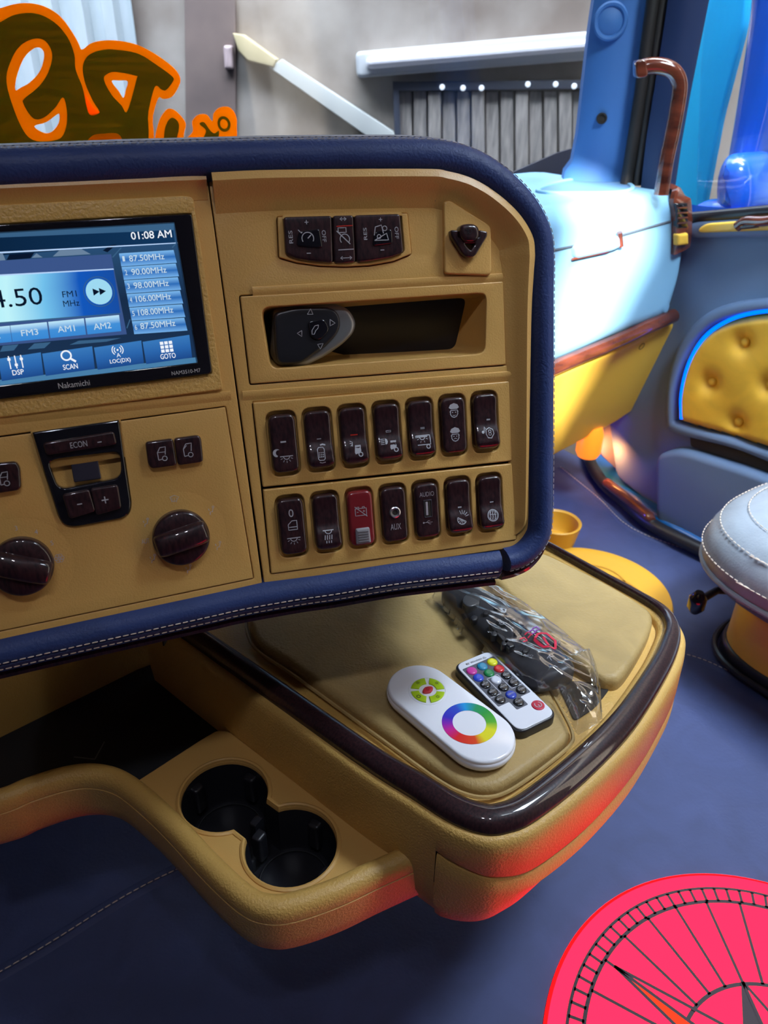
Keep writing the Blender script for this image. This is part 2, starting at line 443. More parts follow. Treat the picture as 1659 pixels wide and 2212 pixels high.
# corrugated sheet
mb = MB(); m_ = mat('galvanised_sheet', (0.52, 0.57, 0.60), 0.6, col2=(0.45, 0.50, 0.52), vscale=6, stretch=(4, 4, 1))
u0, _ = WF.uv(-420, 200); u1, _ = WF.uv(318, 200)
top = []; n_ = 96
for i in range(n_+1):
    u = u0+(u1-u0)*i/n_; h = 0.03+0.018*(1 if (i % 8) < 4 else -1)
    top.append((u, h))
vs = [WF.w(u, v, h) for v in (-1.0, 1.6) for u, h in top]
k = n_+1
mb.add(vs, [[i, i+1, k+i+1, k+i] for i in range(n_)]+[], m_)
tag(mb.build('corrugated_sheet', sharp=20), 'grey corrugated metal sheeting on the wall behind the orange lettering', 'metal sheeting')
# fluorescent fixture
fx = WF.pp([(769, 112), (1290, 66), (1290, 128), (772, 168)])
f_ = thing('light_fixture', 'long white tube light fixture mounted on the concrete wall outside the windscreen', 'light fixture', WF.at(1030, 140, 0))
mb = MB(); plate(mb, WF, rnd(fx, 0.02), [], 0.0, 0.07, 0.012, mat('fixture_body', (0.62, 0.64, 0.66), 0.4)); mb.build('housing', f_)
mb = MB(); pillow(mb, WF, rnd(WF.pp([(790, 124), (1280, 84), (1280, 108), (792, 150)], 0.07), 0.02), 0.069, 0.10, 0.02, mat('fixture_diffuser', (0.75, 0.74, 0.80), 0.3, emit=(.9, .9, 1), estr=0.12)); mb.build('diffuser', f_)
# wall window with vertical slats
w_ = sempty('window_1', WF.at(1040, 360, 0))
mb = MB(); plate(mb, WF, WF.pp([(848, 176), (1262, 172), (1262, 385), (856, 385)]), [WF.pp([(862, 196), (1250, 192), (1250, 380), (868, 380)])], 0, 0.05, 0.004, mat('window_dark', (0.05, 0.06, 0.09), 0.6)); mb.build('window_frame', w_)
mb = MB(); sl_m = mat('grey_slat', (0.42, 0.38, 0.35), 0.8, col2=(0.22, 0.20, 0.19), vscale=10, stretch=(6, 6, 1))
for i in range(13):
    x = 862+i*31
    plate(mb, WF, WF.pp([(x, 196), (x+27, 196), (x+28, 382), (x+1, 382)]), [], 0.006, 0.024+0.008*(i % 3), 0.003, sl_m)
mb.build('slats', w_)
mb = MB(); lm = mat('pale_lamp', (.8, .8, .85), .4, emit=(1, 1, 1), estr=1.2)
for x, y in [(955, 188), (1000, 190), (1040, 190), (1140, 182), (1200, 182), (1240, 186)]:
    pillow(mb, WF, circle(.009, 12, *WF.uv(x, y, .05)), .045, .062, .008, lm)
mb.build('bulbs', w_)
mb = MB(); pillow(mb, WF, rnd(WF.pp([(486, 98), (506, 98), (508, 150), (489, 150)]), .01), 0, .04, .01, mat('pink_box', (.55, .42, .42), .6))
tag(mb.build('junction_box'), 'small pinkish junction box on the brown wall outside', 'box')
mb = MB(); brn = mat('brown_timber', (0.22, 0.16, 0.14), 0.9, col2=(0.15, 0.11, 0.10), vscale=5)
plate(mb, WF, WF.pp([(400, -60), (510, -60), (512, 400), (404, 400)]), [], 0, 0.015, .003, brn)
tag(mb.build('timber_post'), 'brown vertical timber post on the wall beyond the windscreen', 'post')
# pale streak with a yellow end: windscreen reflection built as a solid strip
pp_ = thing('reflection_streak', 'pale pole with a yellow tip leaning against the garage wall', 'pole', WF.at(860, 340, .1))  # no real pole: the strip stands in for a windscreen reflection
mb = MB(); plate(mb, WF, WF.pp([(585, 145), (612, 128), (850, 282), (865, 330), (830, 318)], .0), [], .004, .05, .004, mat('streak_pale', (.52, .54, .52), .7)); mb.build('streak_band', pp_)
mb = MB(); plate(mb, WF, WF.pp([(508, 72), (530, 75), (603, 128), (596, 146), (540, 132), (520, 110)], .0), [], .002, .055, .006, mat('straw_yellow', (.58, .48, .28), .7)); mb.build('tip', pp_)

# ------------------------------------------------------------------ cab shell behind the viewer: roof, back wall and a sun mask wall
# oversized wall added to block sun; opening traced back from the lit dash patch
WR = -0.80
SW = Fr(T(0, WR, 0.8), FW, RT)      # wall frame, n towards the passenger
def toface(px, py, f): 
    r = ray(px, py); return CAM+r*((f)/r.dot(FW))
def back(p):
    t = (p.dot(RT)-WR)/SUN_DIR.dot(RT); q = p-SUN_DIR*t; q -= SW.o
    return (q.dot(SW.ex), q.dot(SW.ey))
ap = [toface(*q) for q in [(1190, 960, .8), (1190, 760, .8), (1196, 655, .8), (1240, 520, .8)]]
ap += [T(.84, 0.93, .655), T(.98, 1.06, .655), T(.93, 1.16, .655)]
ap += [toface(*q) for q in [(1438, 520, .8), (1350, 700, .8), (1250, 890, .8), (1196, 985, .8)]]
hole = [back(p) for p in ap]
mb = MB()
HEADL = mat('cab_lining', (0.10, 0.10, 0.13), 0.8)
plate(mb, SW, [(-5, -.8), (7, -.8), (7, 4.5), (-5, 4.5)], [rnd(hole, .02)], -0.03, 0.0, .004, HEADL)
struct(mb.build('wall_sun_mask'))
mb = MB()
c_ = [T(f, r, 1.95) for f, r in ((-1.6, -.85), (1.0, -.85), (1.0, 1.3), (-1.6, 1.3))]
mb.add(c_+[p+V((0, 0, .04)) for p in c_], [[0, 1, 2, 3], [4, 5, 6, 7], [0, 1, 5, 4], [1, 2, 6, 5], [2, 3, 7, 6], [3, 0, 4, 7]], HEADL)
struct(mb.build('ceiling'))
mb = MB(); RW_ = Fr(T(-1.5, 0, .8), -RT, FW)
plate(mb, RW_, [(-1.3, -.8), (.85, -.8), (.85, 1.15), (-1.3, 1.15)], [], -.03, 0, .004, HEADL); struct(mb.build('wall_back'))
mb = MB(); RW_ = Fr(T(1.14, 0, .2), RT, -FW)
plate(mb, RW_, [(-.85, -.2), (1.3, -.2), (1.3, .30), (-.85, .30)], [], -.03, 0, .004, HEADL); struct(mb.build('trim_3'))

# ================================================================== WINDSCREEN + lettering
WS = Fr(T(1.14, .7, .7), RT, (-FW*0.97+UP*0.12))
def glass(name, tint=(0.85, .92, 1.0), refl=0.05):
    m = bpy.data.materials.new(name); m.use_nodes = True; nt = m.node_tree
    for n in list(nt.nodes): nt.nodes.remove(n)
    o = N(nt, 'ShaderNodeOutputMaterial'); t = N(nt, 'ShaderNodeBsdfTransparent'); t.inputs[0].default_value = (*tint, 1)
    g = N(nt, 'ShaderNodeBsdfGlossy'); g.inputs['Roughness'].default_value = .03
    x = N(nt, 'ShaderNodeMixShader'); x.inputs[0].default_value = refl
    nt.links.new(t.outputs[0], x.inputs[1]); nt.links.new(g.outputs[0], x.inputs[2]); nt.links.new(x.outputs[0], o.inputs[0]); return m
mb = MB(); plate(mb, WS, [(-1.4, -.16), (.62, -.16), (.62, .75), (-1.4, .75)], [], -.004, 0, .001, glass('windscreen_glass'))
wsg = struct(mb.build('window_2'))
# black printed lower corner of the windscreen
mb = MB(); plate(mb, WS, WS.pp([(1240, 318), (1200, 330), (1150, 352), (1090, 378), (1090, 430), (1240, 430)]), [], .001, .004, .001, mat('frit', (.02, .025, .045), .5)); mb.build('black_border', wsg)
st = thing('window_lettering', 'orange outlined brown cartoon lettering stuck on the windscreen above the dashboard', 'sticker', WS.at(200, 310, 0))
def vinyl(name, col, tcol):
    m = bpy.data.materials.new(name); m.use_nodes = True; nt = m.node_tree
    for n_ in list(nt.nodes): nt.nodes.remove(n_)
    o = N(nt, 'ShaderNodeOutputMaterial'); d = N(nt, 'ShaderNodeBsdfDiffuse'); d.inputs[0].default_value = (*col, 1); t = N(nt, 'ShaderNodeBsdfTranslucent'); t.inputs[0].default_value = (*tcol, 1)
    x = N(nt, 'ShaderNodeAddShader'); nt.links.new(d.outputs[0], x.inputs[0]); nt.links.new(t.outputs[0], x.inputs[1]); nt.links.new(x.outputs[0], o.inputs[0]); return m
ORG = vinyl('orange_vinyl', (.5, .12, .0), (1, .50, .0)); BRW = vinyl('olive_brown_vinyl', (.045, .028, .004), (.28, .42, .06))
def film(nm, outer, holes, h0, h1, m):
    mb = MB(); plate(mb, WS, [tuple(p) for p in smooth(WS.pp(outer), True, 5)], [[tuple(p) for p in smooth(WS.pp(h), True, 5)] for h in holes], h0, h1, .0002, m); mb.build(nm, st)
H1 = [(33, 194), (36, 165), (52, 125), (75, 104), (90, 106), (95, 122), (86, 153), (64, 178), (45, 189)]
H2 = [(74, 273), (100, 264), (122, 248), (128, 248), (126, 266), (112, 284), (95, 287)]
G1 = [(14, 180), (24, 130), (45, 98), (75, 84), (98, 90), (112, 118), (104, 155), (84, 186), (52, 213), (50, 224), (62, 246), (76, 258), (95, 254), (118, 234), (136, 211), (144, 245), (140, 282), (122, 302), (70, 302), (40, 262)]
G2 = [(224, 172), (232, 160), (250, 156), (292, 164), (294, 172), (274, 240), (262, 228), (240, 204)]
H3 = [(241, 176), (256, 174), (275, 176), (271, 195), (266, 211), (256, 197)]
film('letter_outline', [(-60, 60), (-30, 32), (0, 18), (45, 7), (90, 12), (128, 34), (156, 70), (170, 95), (177, 107), (200, 92), (240, 87), (290, 95), (335, 117), (375, 147), (389, 170), (384, 190), (370, 210), (352, 214), (342, 212), (330, 250), (312, 340), (100, 345), (-60, 340)],
     [H1, H2, H3], .0005, .0012, ORG)
film('letter_fill', [(-60, 85), (-25, 60), (0, 48), (32, 32), (75, 29), (115, 47), (145, 80), (160, 118), (163, 150), (178, 190), (190, 243), (202, 246), (214, 242), (200, 218), (184, 182), (178, 145), (190, 120), (220, 108), (256, 108), (300, 117), (340, 142), (372, 166), (372, 178), (358, 195), (348, 194), (334, 188), (320, 240), (300, 335), (100, 338), (-60, 330)],
     [G1, G2], .0012, .0018, BRW)
film('letter_outline', [(180, 190), (184, 205), (200, 232), (214, 243), (192, 246)], [], .0018, .0024, ORG)
film('letter_outline', [(192, 310), (200, 293), (225, 289), (254, 290), (258, 310)], [], .0018, .0024, ORG)
film('letter_outline', [(338, 310), (341, 268), (356, 240), (370, 235), (386, 246), (400, 265), (398, 284), (388, 310)], [], .0005, .0012, ORG)
film('letter_fill', [(355, 310), (356, 275), (370, 254), (386, 270), (376, 310)], [], .0012, .0018, BRW)
film('letter_outline', [(403, 310), (416, 284), (415, 262), (428, 248), (446, 248), (458, 262), (461, 245), (475, 232), (495, 232), (508, 248), (511, 272), (500, 310)], [], .0005, .0012, ORG)
ca = WS.uv(483, 268); cb = WS.uv(497, 268); rr0 = cb[0]-ca[0]
film('letter_fill', [(430, 268), (440, 264), (452, 280), (462, 288), (472, 282), (468, 300), (440, 300), (444, 282)], [], .0012, .0018, BRW)
mb = MB(); plate(mb, WS, circle(rr0, 28, *ca), [circle(rr0*.6, 24, *ca)], .0012, .0018, .0002, BRW); mb.build('letter_fill', st)

# ================================================================== A-PILLAR, seals, grab handle, door
PF = Fr(T(.93, 1.16, .6), (RT*.75-FW*.66), (-RT*.66-FW*.75))   # pillar face
PF = Fr(T(.93, 1.16, .6), (RT*.75+FW*-.66), (-RT*.66-FW*.75))
pil = sempty('wall_pillar', PF.at(1290, 380, 0))
mb = MB()
def strip(fr, L, R, prof, m, mb=mb):
    """surface between a left and a right pixel edge; prof = [(t, h)]"""
    rings = []
    for (a, b) in zip(L, R):
        pa = V(fr.uv(*a)); pb = V(fr.uv(*b)); rings.append([fr.w(*(pa+(pb-pa)*t), h) for t, h in prof])
    mb.ring_loft(rings, m)
strip(PF, [(1306, -140), (1276, 60), (1262, 180), (1250, 290), (1238, 350), (1222, 372), (1205, 460)], [(1430, -140), (1402, 60), (1386, 180), (1370, 290), (1360, 350), (1352, 372), (1348, 460)],
      [(0, -.05), (0, -.012), (.12, .0), (.5, .012), (.9, .004), (1, -.008), (1, -.05)], PILM)
mb.build('pillar_cover', pil)
mb = MB(); c0 = PF.uv(1318, 46, .012); sp_ = PF.sub(*c0, 0, .0)
lathe(mb, sp_, [(.026, .008), (.027, .016), (.0245, .0185), (.021, .018), (.019, .0145), (.012, .017), (.004, .0185), (.001, .0187)], PILM); 
mb.build('tweeter', pil)
mb = MB(); c0 = PF.uv(1300, 256, .012); lathe(mb, PF.sub(*c0), [(.0085, .008), (.0085, .0132), (.0065, .0136), (.006, .011), (.001, .011)], DARK); mb.build('screw_hole', pil)
# black door seals, dark door frame
DR = Fr(T(.6, 1.23, .6), -FW, -RT)
mb = MB()
def pxs(fr, L, h=0): return [fr.at(x, y, h) for x, y in L]
SF = Fr(T(.86, 1.20, .6), (RT*.75-FW*.66), (-RT*.66-FW*.75))
tube(mb, smooth(pxs(SF, [(1428, -120), (1402, 60), (1385, 190), (1368, 300), (1352, 400)]), False, 4), .010, mat('seal_rubber', (.018, .015, .014), .5), 10)
tube(mb, smooth(pxs(SF, [(1452, -120), (1424, 60), (1406, 190), (1390, 300), (1374, 400)]), False, 4), .008, MATS['seal_rubber'], 10)
struct(mb.build('trim_1'))
mb = MB(); DFR = mat('door_frame_blue', (.015, .03, .09), .4)
strip(Fr(T(.80, 1.215, .6), (RT*.6-FW*.8), (-RT*.8-FW*.6)), [(1462, -140), (1434, 60), (1412, 200), (1396, 300), (1380, 440)], [(1560, -140), (1520, 60), (1492, 200), (1474, 300), (1452, 450)],
      [(0, -.03), (0, 0), (.3, .012), (.7, .012), (1, 0), (1, -.03)], DFR, mb)
struct(mb.build('trim_2'))
# grab handle
HF = Fr(T(.80, 1.10, .6), (RT*.7-FW*.71), (-RT*.71-FW*.7))
gh = thing('grab_handle', 'glossy copper brown curved grab handle beside the windscreen pillar', 'grab handle', HF.at(1375, 150))
mb = MB(); P = smooth(pxs(HF, [(1372, 152), (1400, 143), (1432, 144), (1456, 156), (1468, 182), (1464, 225), (1452, 290), (1440, 345), (1428, 420)]), False, 6)
tube(mb, P, [.0105 if i < 4 else .0115 for i in range(len(P))], COPPER, 16); mb.build('grip', gh)
mb = MB(); plate(mb, HF, rnd(HF.pp([(1371, 130), (1394, 127), (1399, 166), (1372, 170)]), .006), [], -.03, .012, .003, COPPER); mb.build('bracket', gh)

# passenger door
dr = bpy.data.objects.new('door_1', None); COL.objects.link(dr); dr.location = DR.at(1560, 1150); dr['kind'] = 'structure'
mb = MB(); plate(mb, DR, rnd(DR.pp([(1380, 470), (1500, 468), (2000, 430), (2050, 1450), (1640, 1260), (1500, 1165), (1330, 1030), (1300, 800)]), .02), [], -.03, 0, .006, SLATE); mb.build('door_panel', dr)
# belt ledge
mb = MB(); P = pxs(DR, [(1360, 474), (1500, 470), (1660, 456), (1990, 430)]); tube(mb, [p+RT*-.01 for p in P], .010, BLACK, 10); mb.build('window_seal', dr)
mb = MB(); pillow(mb, DR, rnd(DR.pp([(1494, 486), (1520, 474), (2000, 445), (2000, 505), (1510, 512), (1497, 505)]), .01), -.01, .02, .008, SLATE); mb.build('ledge', dr)
mb = MB(); pillow(mb, DR, rnd(DR.pp([(1512, 492), (1530, 482), (1800, 462), (1800, 492), (1530, 502), (1512, 502)], .02), .008), .01, .026, .004, YELP); mb.build('ledge_panel', dr)
mb = MB(); tube(mb, smooth(pxs(DR, [(1592, 490), (1612, 478), (1650, 478), (1700, 470)], .03), False, 5), .008, COPPER, 12)
pillow(mb, DR, rnd(DR.pp([(1596, 482), (1640, 476), (1640, 492), (1600, 496)], .03), .006), .02, .036, .004, WOOD); mb.build('door_lever', dr)
# raised moulding round the tufted pad
mo = smooth(DR.pp([(1452, 900), (1455, 820), (1480, 740), (1530, 680), (1600, 650), (1720, 640), (1900, 640), (1900, 1060), (1720, 1010), (1600, 965), (1500, 940), (1460, 925)]), True, 5)
mi_ = smooth(DR.pp([(1470, 895), (1474, 830), (1500, 755), (1550, 700), (1620, 676), (1720, 666), (1860, 664), (1860, 1030), (1720, 985), (1600, 945), (1510, 920), (1475, 908)]), True, 5)
mb = MB(); plate(mb, DR, mo, [mi_], -.002, .022, .009, SLATE); mb.build('pad_surround', dr)
pad_px = [(1474, 893), (1478, 832), (1503, 760), (1552, 706), (1620, 682), (1720, 672), (1850, 670), (1850, 1022), (1720, 980), (1600, 940), (1512, 916), (1480, 906)]
btn = [DR.uv(x, y, .01) for x, y in [(1608, 740), (1537, 826), (1594, 912), (1664, 832), (1720, 745), (1730, 925), (1800, 830), (1850, 740), (1860, 940)]]
def tuft(u, v):
    h = .022
    for bu, bv in btn:
        d = hypot(u-bu, v-bv); h -= .016*math.exp(-(d/.016)**2)+.004*math.exp(-(d/.04)**2)
    for i, (a, b) in enumerate(btn):
        for (c, d) in btn[i+1:]:
            L = hypot(a-c, b-d)
            if L < .075:
                t = max(0, min(1, ((u-a)*(c-a)+(v-b)*(d-b))/L**2)); dd = hypot(u-a-(c-a)*t, v-b-(d-b)*t)
                h -= .005*math.exp(-(dd/.0035)**2)
    return h
def hfield(mb, fr, outline, H, m, h0, r, n=70):
    """grid surface inside an outline, edge rolled down to h0"""
    outline = [V(p).to_2d() for p in outline]; xs = [p.x for p in outline]; ys = [p.y for p in outline]
    def inside(x, y):
        c = False
        for i in range(len(outline)):
            a = outline[i-1]; b = outline[i]
            if (a.y > y) != (b.y > y) and x < (b.x-a.x)*(y-a.y)/(b.y-a.y)+a.x: c = not c
        return c
    def dist(x, y):
        d = 9
        for i in range(len(outline)):
            a = outline[i-1]; b = outline[i]; ab = b-a; t = max(0, min(1, ((x-a.x)*ab.x+(y-a.y)*ab.y)/max(1e-12, ab.length_squared)))
            d = min(d, hypot(x-a.x-ab.x*t, y-a.y-ab.y*t))
        return d
    x0, x1, y0, y1 = min(xs), max(xs), min(ys), max(ys); s = max(x1-x0, y1-y0)/n
    nx = int((x1-x0)/s)+2; ny = int((y1-y0)/s)+2; idx = {}; vs = []
    for j in range(ny+1):
        for i in range(nx+1):
            x = x0+i*s-s*.5; y = y0+j*s-s*.5
            d = dist(x, y)
            if inside(x, y): t = min(1, d/r); h = h0+(H(x, y)-h0)*sqrt(max(0, 1-(1-t)**2))
            elif d < s*1.5: h = h0
            else: continue
            idx[(i, j)] = len(vs); vs.append(fr.w(x, y, h))
    fs = [[idx[(i, j)], idx[(i+1, j)], idx[(i+1, j+1)], idx[(i, j+1)]] for j in range(ny) for i in range(nx) if all(k in idx for k in ((i, j), (i+1, j), (i+1, j+1), (i, j+1)))]
    mb.add(vs, fs, m)
YTUFT = leather('tufted_yellow_leather', (0.80, 0.44, 0.04), .5, 160, .2)
mb = MB(); hfield(mb, DR, smooth(DR.pp(pad_px), True, 4), tuft, YTUFT, .002, .016, 120); pad = mb.build('tufted_pad', dr)
for bu, bv in btn[:6]:
    mb = MB(); pillow(mb, DR, circle(.0075, 18, bu, bv), .0, .012, .005, YTUFT); mb.build('pad_button', pad)
mb = MB(); blue_led = emis('blue_led', (0.0, 0.10, 1.0), 3.2)
tube(mb, smooth(pxs(DR, [(1472, 905), (1472, 850), (1488, 785), (1522, 728), (1574, 692), (1640, 674), (1740, 668)], .02), False, 6), .0032, blue_led, 8); mb.build('led_strip', dr)
mb = MB(); plate(mb, DR, rnd(DR.pp([(1497, 935), (1520, 936), (1620, 968), (1900, 1060), (1900, 1100), (1620, 1000), (1500, 962)]), .006), [], .002, .012, .002, DARK); mb.build('pocket_opening', dr)
mb = MB(); plate(mb, DR, rnd(DR.pp([(1438, 975), (1470, 965), (1500, 965), (1640, 1008), (1900, 1105), (1950, 1330), (1660, 1230), (1540, 1180), (1438, 1120)]), .02), [], -.01, .035, .012, SLATE); mb.build('door_pocket', dr)
# door glass and what stands outside it
mb = MB(); plate(mb, DR, DR.pp([(1490, 468), (2000, 430), (2000, -300), (1540, -300), (1500, 150)]), [], -.02, -.016, .001, glass('door_glass', (.93, .96, 1.0), .05)); mb.build('door_glass', dr)
OUT = Fr(T(.5, 2.6, .8), -FW, -RT)
mb = MB(); plate(mb, OUT, [(-2, -1.6), (3, -1.6), (3, 2.5), (-2, 2.5)], [], -.1, 0, .01, mat('street_wall', (.55, .50, .45), .9, col2=(.42, .38, .33), vscale=5, bump=.5, bscale=60)); struct(mb.build('wall_right'))
bl = mat('blue_car_paint', (0.01, 0.12, 0.75), .25, coat=1)
bl2 = mat('cyan_blue_paint', (0.01, 0.50, 1.0), .5)
MF = Fr(T(.55, 1.75, .8), -FW, -RT)
mb = MB(); plate(mb, MF, rnd(MF.pp([(1470, -200), (1632, -200), (1606, 60), (1556, 250), (1516, 462), (1440, 470), (1460, 200)]), .02), [], -.02, 0, .008, bl2)
tag(mb.build('truck_panel'), 'bright cyan blue truck body panel seen through the front of the passenger window', 'truck panel')
mr = thing('wing_mirror', 'blue wing mirror housing and arm outside the passenger window', 'mirror', MF.at(1640, 440))
mb = MB(); plate(mb, MF, rnd(MF.pp([(1652, -200), (1760, -200), (1700, 120), (1640, 350), (1600, 480), (1560, 480), (1600, 250), (1630, 60)], .1), .02), [], .02, .14, .03, bl); mb.build('mirror_arm', mr)
mb = MB(); pillow(mb, MF, smooth(MF.pp([(1560, 450), (1558, 380), (1580, 335), (1610, 335), (1630, 365), (1628, 440), (1600, 470)], .18), True, 5), .1, .22, .04, bl); mb.build('mirror_housing', mr)
mb = MB(); pillow(mb, MF, smooth(MF.pp([(1490, 470), (1500, 445), (1540, 430), (1600, 440), (1620, 480)], .2), True, 5), .12, .22, .03, bl); mb.build('mirror_base', mr)

# sill and footwell by the door
SI = hor(0.02)
mb = MB(); pillow(mb, SI, smooth(SI.pp([(1262, 955), (1310, 965), (1350, 1020), (1430, 1062), (1560, 1105), (1800, 1200), (1800, 1330), (1620, 1235), (1530, 1182), (1440, 1132), (1350, 1068), (1288, 1016)]), True, 5), -.02, .006, .014, mat('blue_sill_paint', (.01, .11, .34), .3, coat=.4))
tag(mb.build('door_sill'), 'bright blue glossy step sill below the passenger door', 'door sill')
cs = thing('sill_trim', 'copper and black trim edging the blue door sill', 'trim', SI.at(1400, 1140))
mb = MB(); P = smooth(pxs(SI, [(1266, 950), (1276, 1000), (1305, 1045), (1345, 1080), (1400, 1128), (1470, 1166), (1560, 1208), (1700, 1270)]), False, 6)
tube(mb, P, .013, BLACK, 12); mb.build('rubber_edge', cs)
mb = MB(); P = smooth(pxs(SI, [(1306, 1040), (1335, 1062), (1375, 1094), (1410, 1124)], .012), False, 6); tube(mb, P, [.006]+[.011]*(len(P)-2)+[.006], COPPER, 12); mb.build('copper_cap', cs)
KF = Fr(T(.95, 1.15, .2), (RT*.9-FW*.43), (-FW*.9-RT*.43))
kp = thing('kick_panel', 'slate kick panel with a copper edge under the passenger dashboard', 'kick panel', KF.at(1370, 1040))
mb = MB(); plate(mb, KF, rnd(KF.pp([(1270, 900), (1330, 912), (1440, 955), (1445, 1080), (1360, 1040), (1300, 985)]), .01), [], -.03, 0, .004, mat('kick_plastic', (.25, .22, .32), .5)); mb.build('panel', kp)
mb = MB(); tube(mb, pxs(KF, [(1322, 914), (1370, 934), (1416, 952)]), .0035, COPPER, 8); mb.build('copper_edge', kp)
mb = MB(); AL = toface(1272, 965, .88)-UP*.03; area('footwell_lamp_light', AL+RT*.06-UP*.0, AL+RT*.2+FW*.05-UP*.1, .03, .25, (1, .35, .08), .03)
lathe(mb, Fr(AL, RT, UP), [(.02, .01), (.025, .02), (.025, .06), (.02, .075), (.001, .076)], mat('amber_lamp', (.9, .25, .02), .4, emit=(1, .22, .01), estr=1.2), 32)
tag(mb.build('footwell_lamp'), 'small round amber lamp glowing under the passenger dashboard', 'lamp')

# ================================================================== passenger dashboard
DF = Fr(T(.80, 1.0, .5), RT, -FW)
pdash = thing('passenger_dashboard', 'pale blue passenger side dashboard with copper trim and yellow lower panel', 'dashboard', DF.at(1330, 900))
mb = MB()
body = rnd(DF.pp([(700, 512), (1180, 452), (1440, 418), (1490, 418), (1494, 500), (1480, 600), (1450, 690), (1330, 736), (1195, 795), (700, 1018)]), [0, 0, .01, .03, .03, .03, .01, 0, 0, 0])
ob = ccw([tuple(p) for p in body])
plate(mb, DF, densify(ob, .02), [], -.30, 0.0, .03, PALE)
pb = mb.build('upper_body', pdash, sharp=50)
mb = MB(); tube(mb, pxs(DF, [(720, 622), (1195, 541), (1330, 512), (1448, 478)], .0), .0022, mat('seam_shadow_gap', (.05, .07, .1), .9), 6); mb.build('lid_gap', pdash)
mb = MB(); pillow(mb, DF, rnd(DF.pp([(1233, 530), (1335, 506), (1338, 528), (1318, 540), (1236, 558)]), .008), -.005, .010, .005, PALE); hd = mb.build('glovebox_handle', pdash)
mb = MB(); tube(mb, pxs(DF, [(1338, 502), (1341, 532)], .008), .0045, COPPER, 10)
tube(mb, pxs(DF, [(1236, 560), (1310, 544), (1338, 530)], .006), .002, COPPER, 8); mb.build('copper_end', hd)
mb = MB(); tube(mb, smooth(pxs(DF, [(700, 1018), (960, 900), (1195, 795), (1330, 738), (1400, 706), (1455, 682)], .0), False, 4), .0125, COPPER, 14); mb.build('copper_trim', pdash)
LF = Fr(T(.815, 1.0, .35), RT, (-FW*.96-UP*.28))
mb = MB(); plate(mb, LF, densify(rnd(LF.pp([(700, 1048), (1195, 812), (1330, 755), (1440, 704), (1466, 692), (1464, 750), (1425, 850), (1330, 916), (1195, 988), (700, 1262)]), [0, 0, 0, .01, .02, .02, .04, .01, 0, 0]), .02), [], -.25, 0, .012, YELP); mb.build('lower_panel', pdash)
mb = MB(); lathe(mb, LF.sub(*LF.uv(1386, 748)), [(.007, -.004), (.007, .0008), (.0055, .001), (.005, -.002), (.001, -.002)], mat('hole_dark_yellow', (.2, .12, .02), .6), 20); mb.build('screw_hole', pdash)
# oval on the dash top: shadow built in as a darker blue inset
TP = hor(0.0); 
zt = DF.at(1440, 418).z
TP = hor(zt)
mb = MB(); ov = smooth(TP.pp([(1160, 410), (1215, 392), (1290, 385), (1345, 392), (1372, 408), (1340, 418), (1240, 420), (1170, 418)]), True, 5)
plate(mb, TP, [tuple(p) for p in ov], [[tuple(p) for p in inset(ccw([tuple(q) for q in ov]), .008)]], -.002, .004, .002, PALE)
pillow(mb, TP, [tuple(p) for p in inset(ccw([tuple(q) for q in ov]), .007)], -.002, .001, .0005, mat('shadow_blue', (.10, .22, .42), .5)); mb.build('shadow_oval', pdash)
# wood vent on the corner
wv = thing('air_vent', 'copper brown glossy air vent wrapping the corner of the pale dashboard', 'air vent', DF.at(1475, 540))
mb = MB()
pth = [TP.at(1372, 382, .004), TP.at(1420, 388, .004), DF.at(1462, 422, -.012), DF.at(1470, 436, .003), DF.at(1474, 470, .005), DF.at(1474, 510, .005), DF.at(1470, 540, .003)]
P = smooth(pth, False, 5)
nr = []
for i in range(len(P)):
    t = i/(len(P)-1); nr.append((UP*max(0, 1-t*2.2)+(-FW)*min(1, t*2.2)).normalized())
sweep(mb, P, nr, [(-.020, -.006), (-.020, .003), (-.016, .006), (.016, .006), (.020, .003), (.020, -.006)], COPPER, scale=[(0.55+.5*min(1, i/8), 1) for i in range(len(P))]); mb.build('vent_frame', wv)
mb = MB(); pillow(mb, DF, rnd(DF.pp([(1462, 506), (1484, 502), (1484, 528), (1462, 531)], .012), .004), .005, .016, .004, YELP); mb.build('vent_wheel', wv)
mb = MB(); plate(mb, DF, rnd(DF.pp([(1462, 440), (1486, 438), (1486, 492), (1464, 494)], .012), .004), [], .004, .0125, .002, BGLOSS)
for k in range(4): tube(mb, pxs(DF, [(1464, 450+k*11), (1485, 448+k*11)], .014), .0015, COPPER, 6)
mb.build('vent_grille', wv)

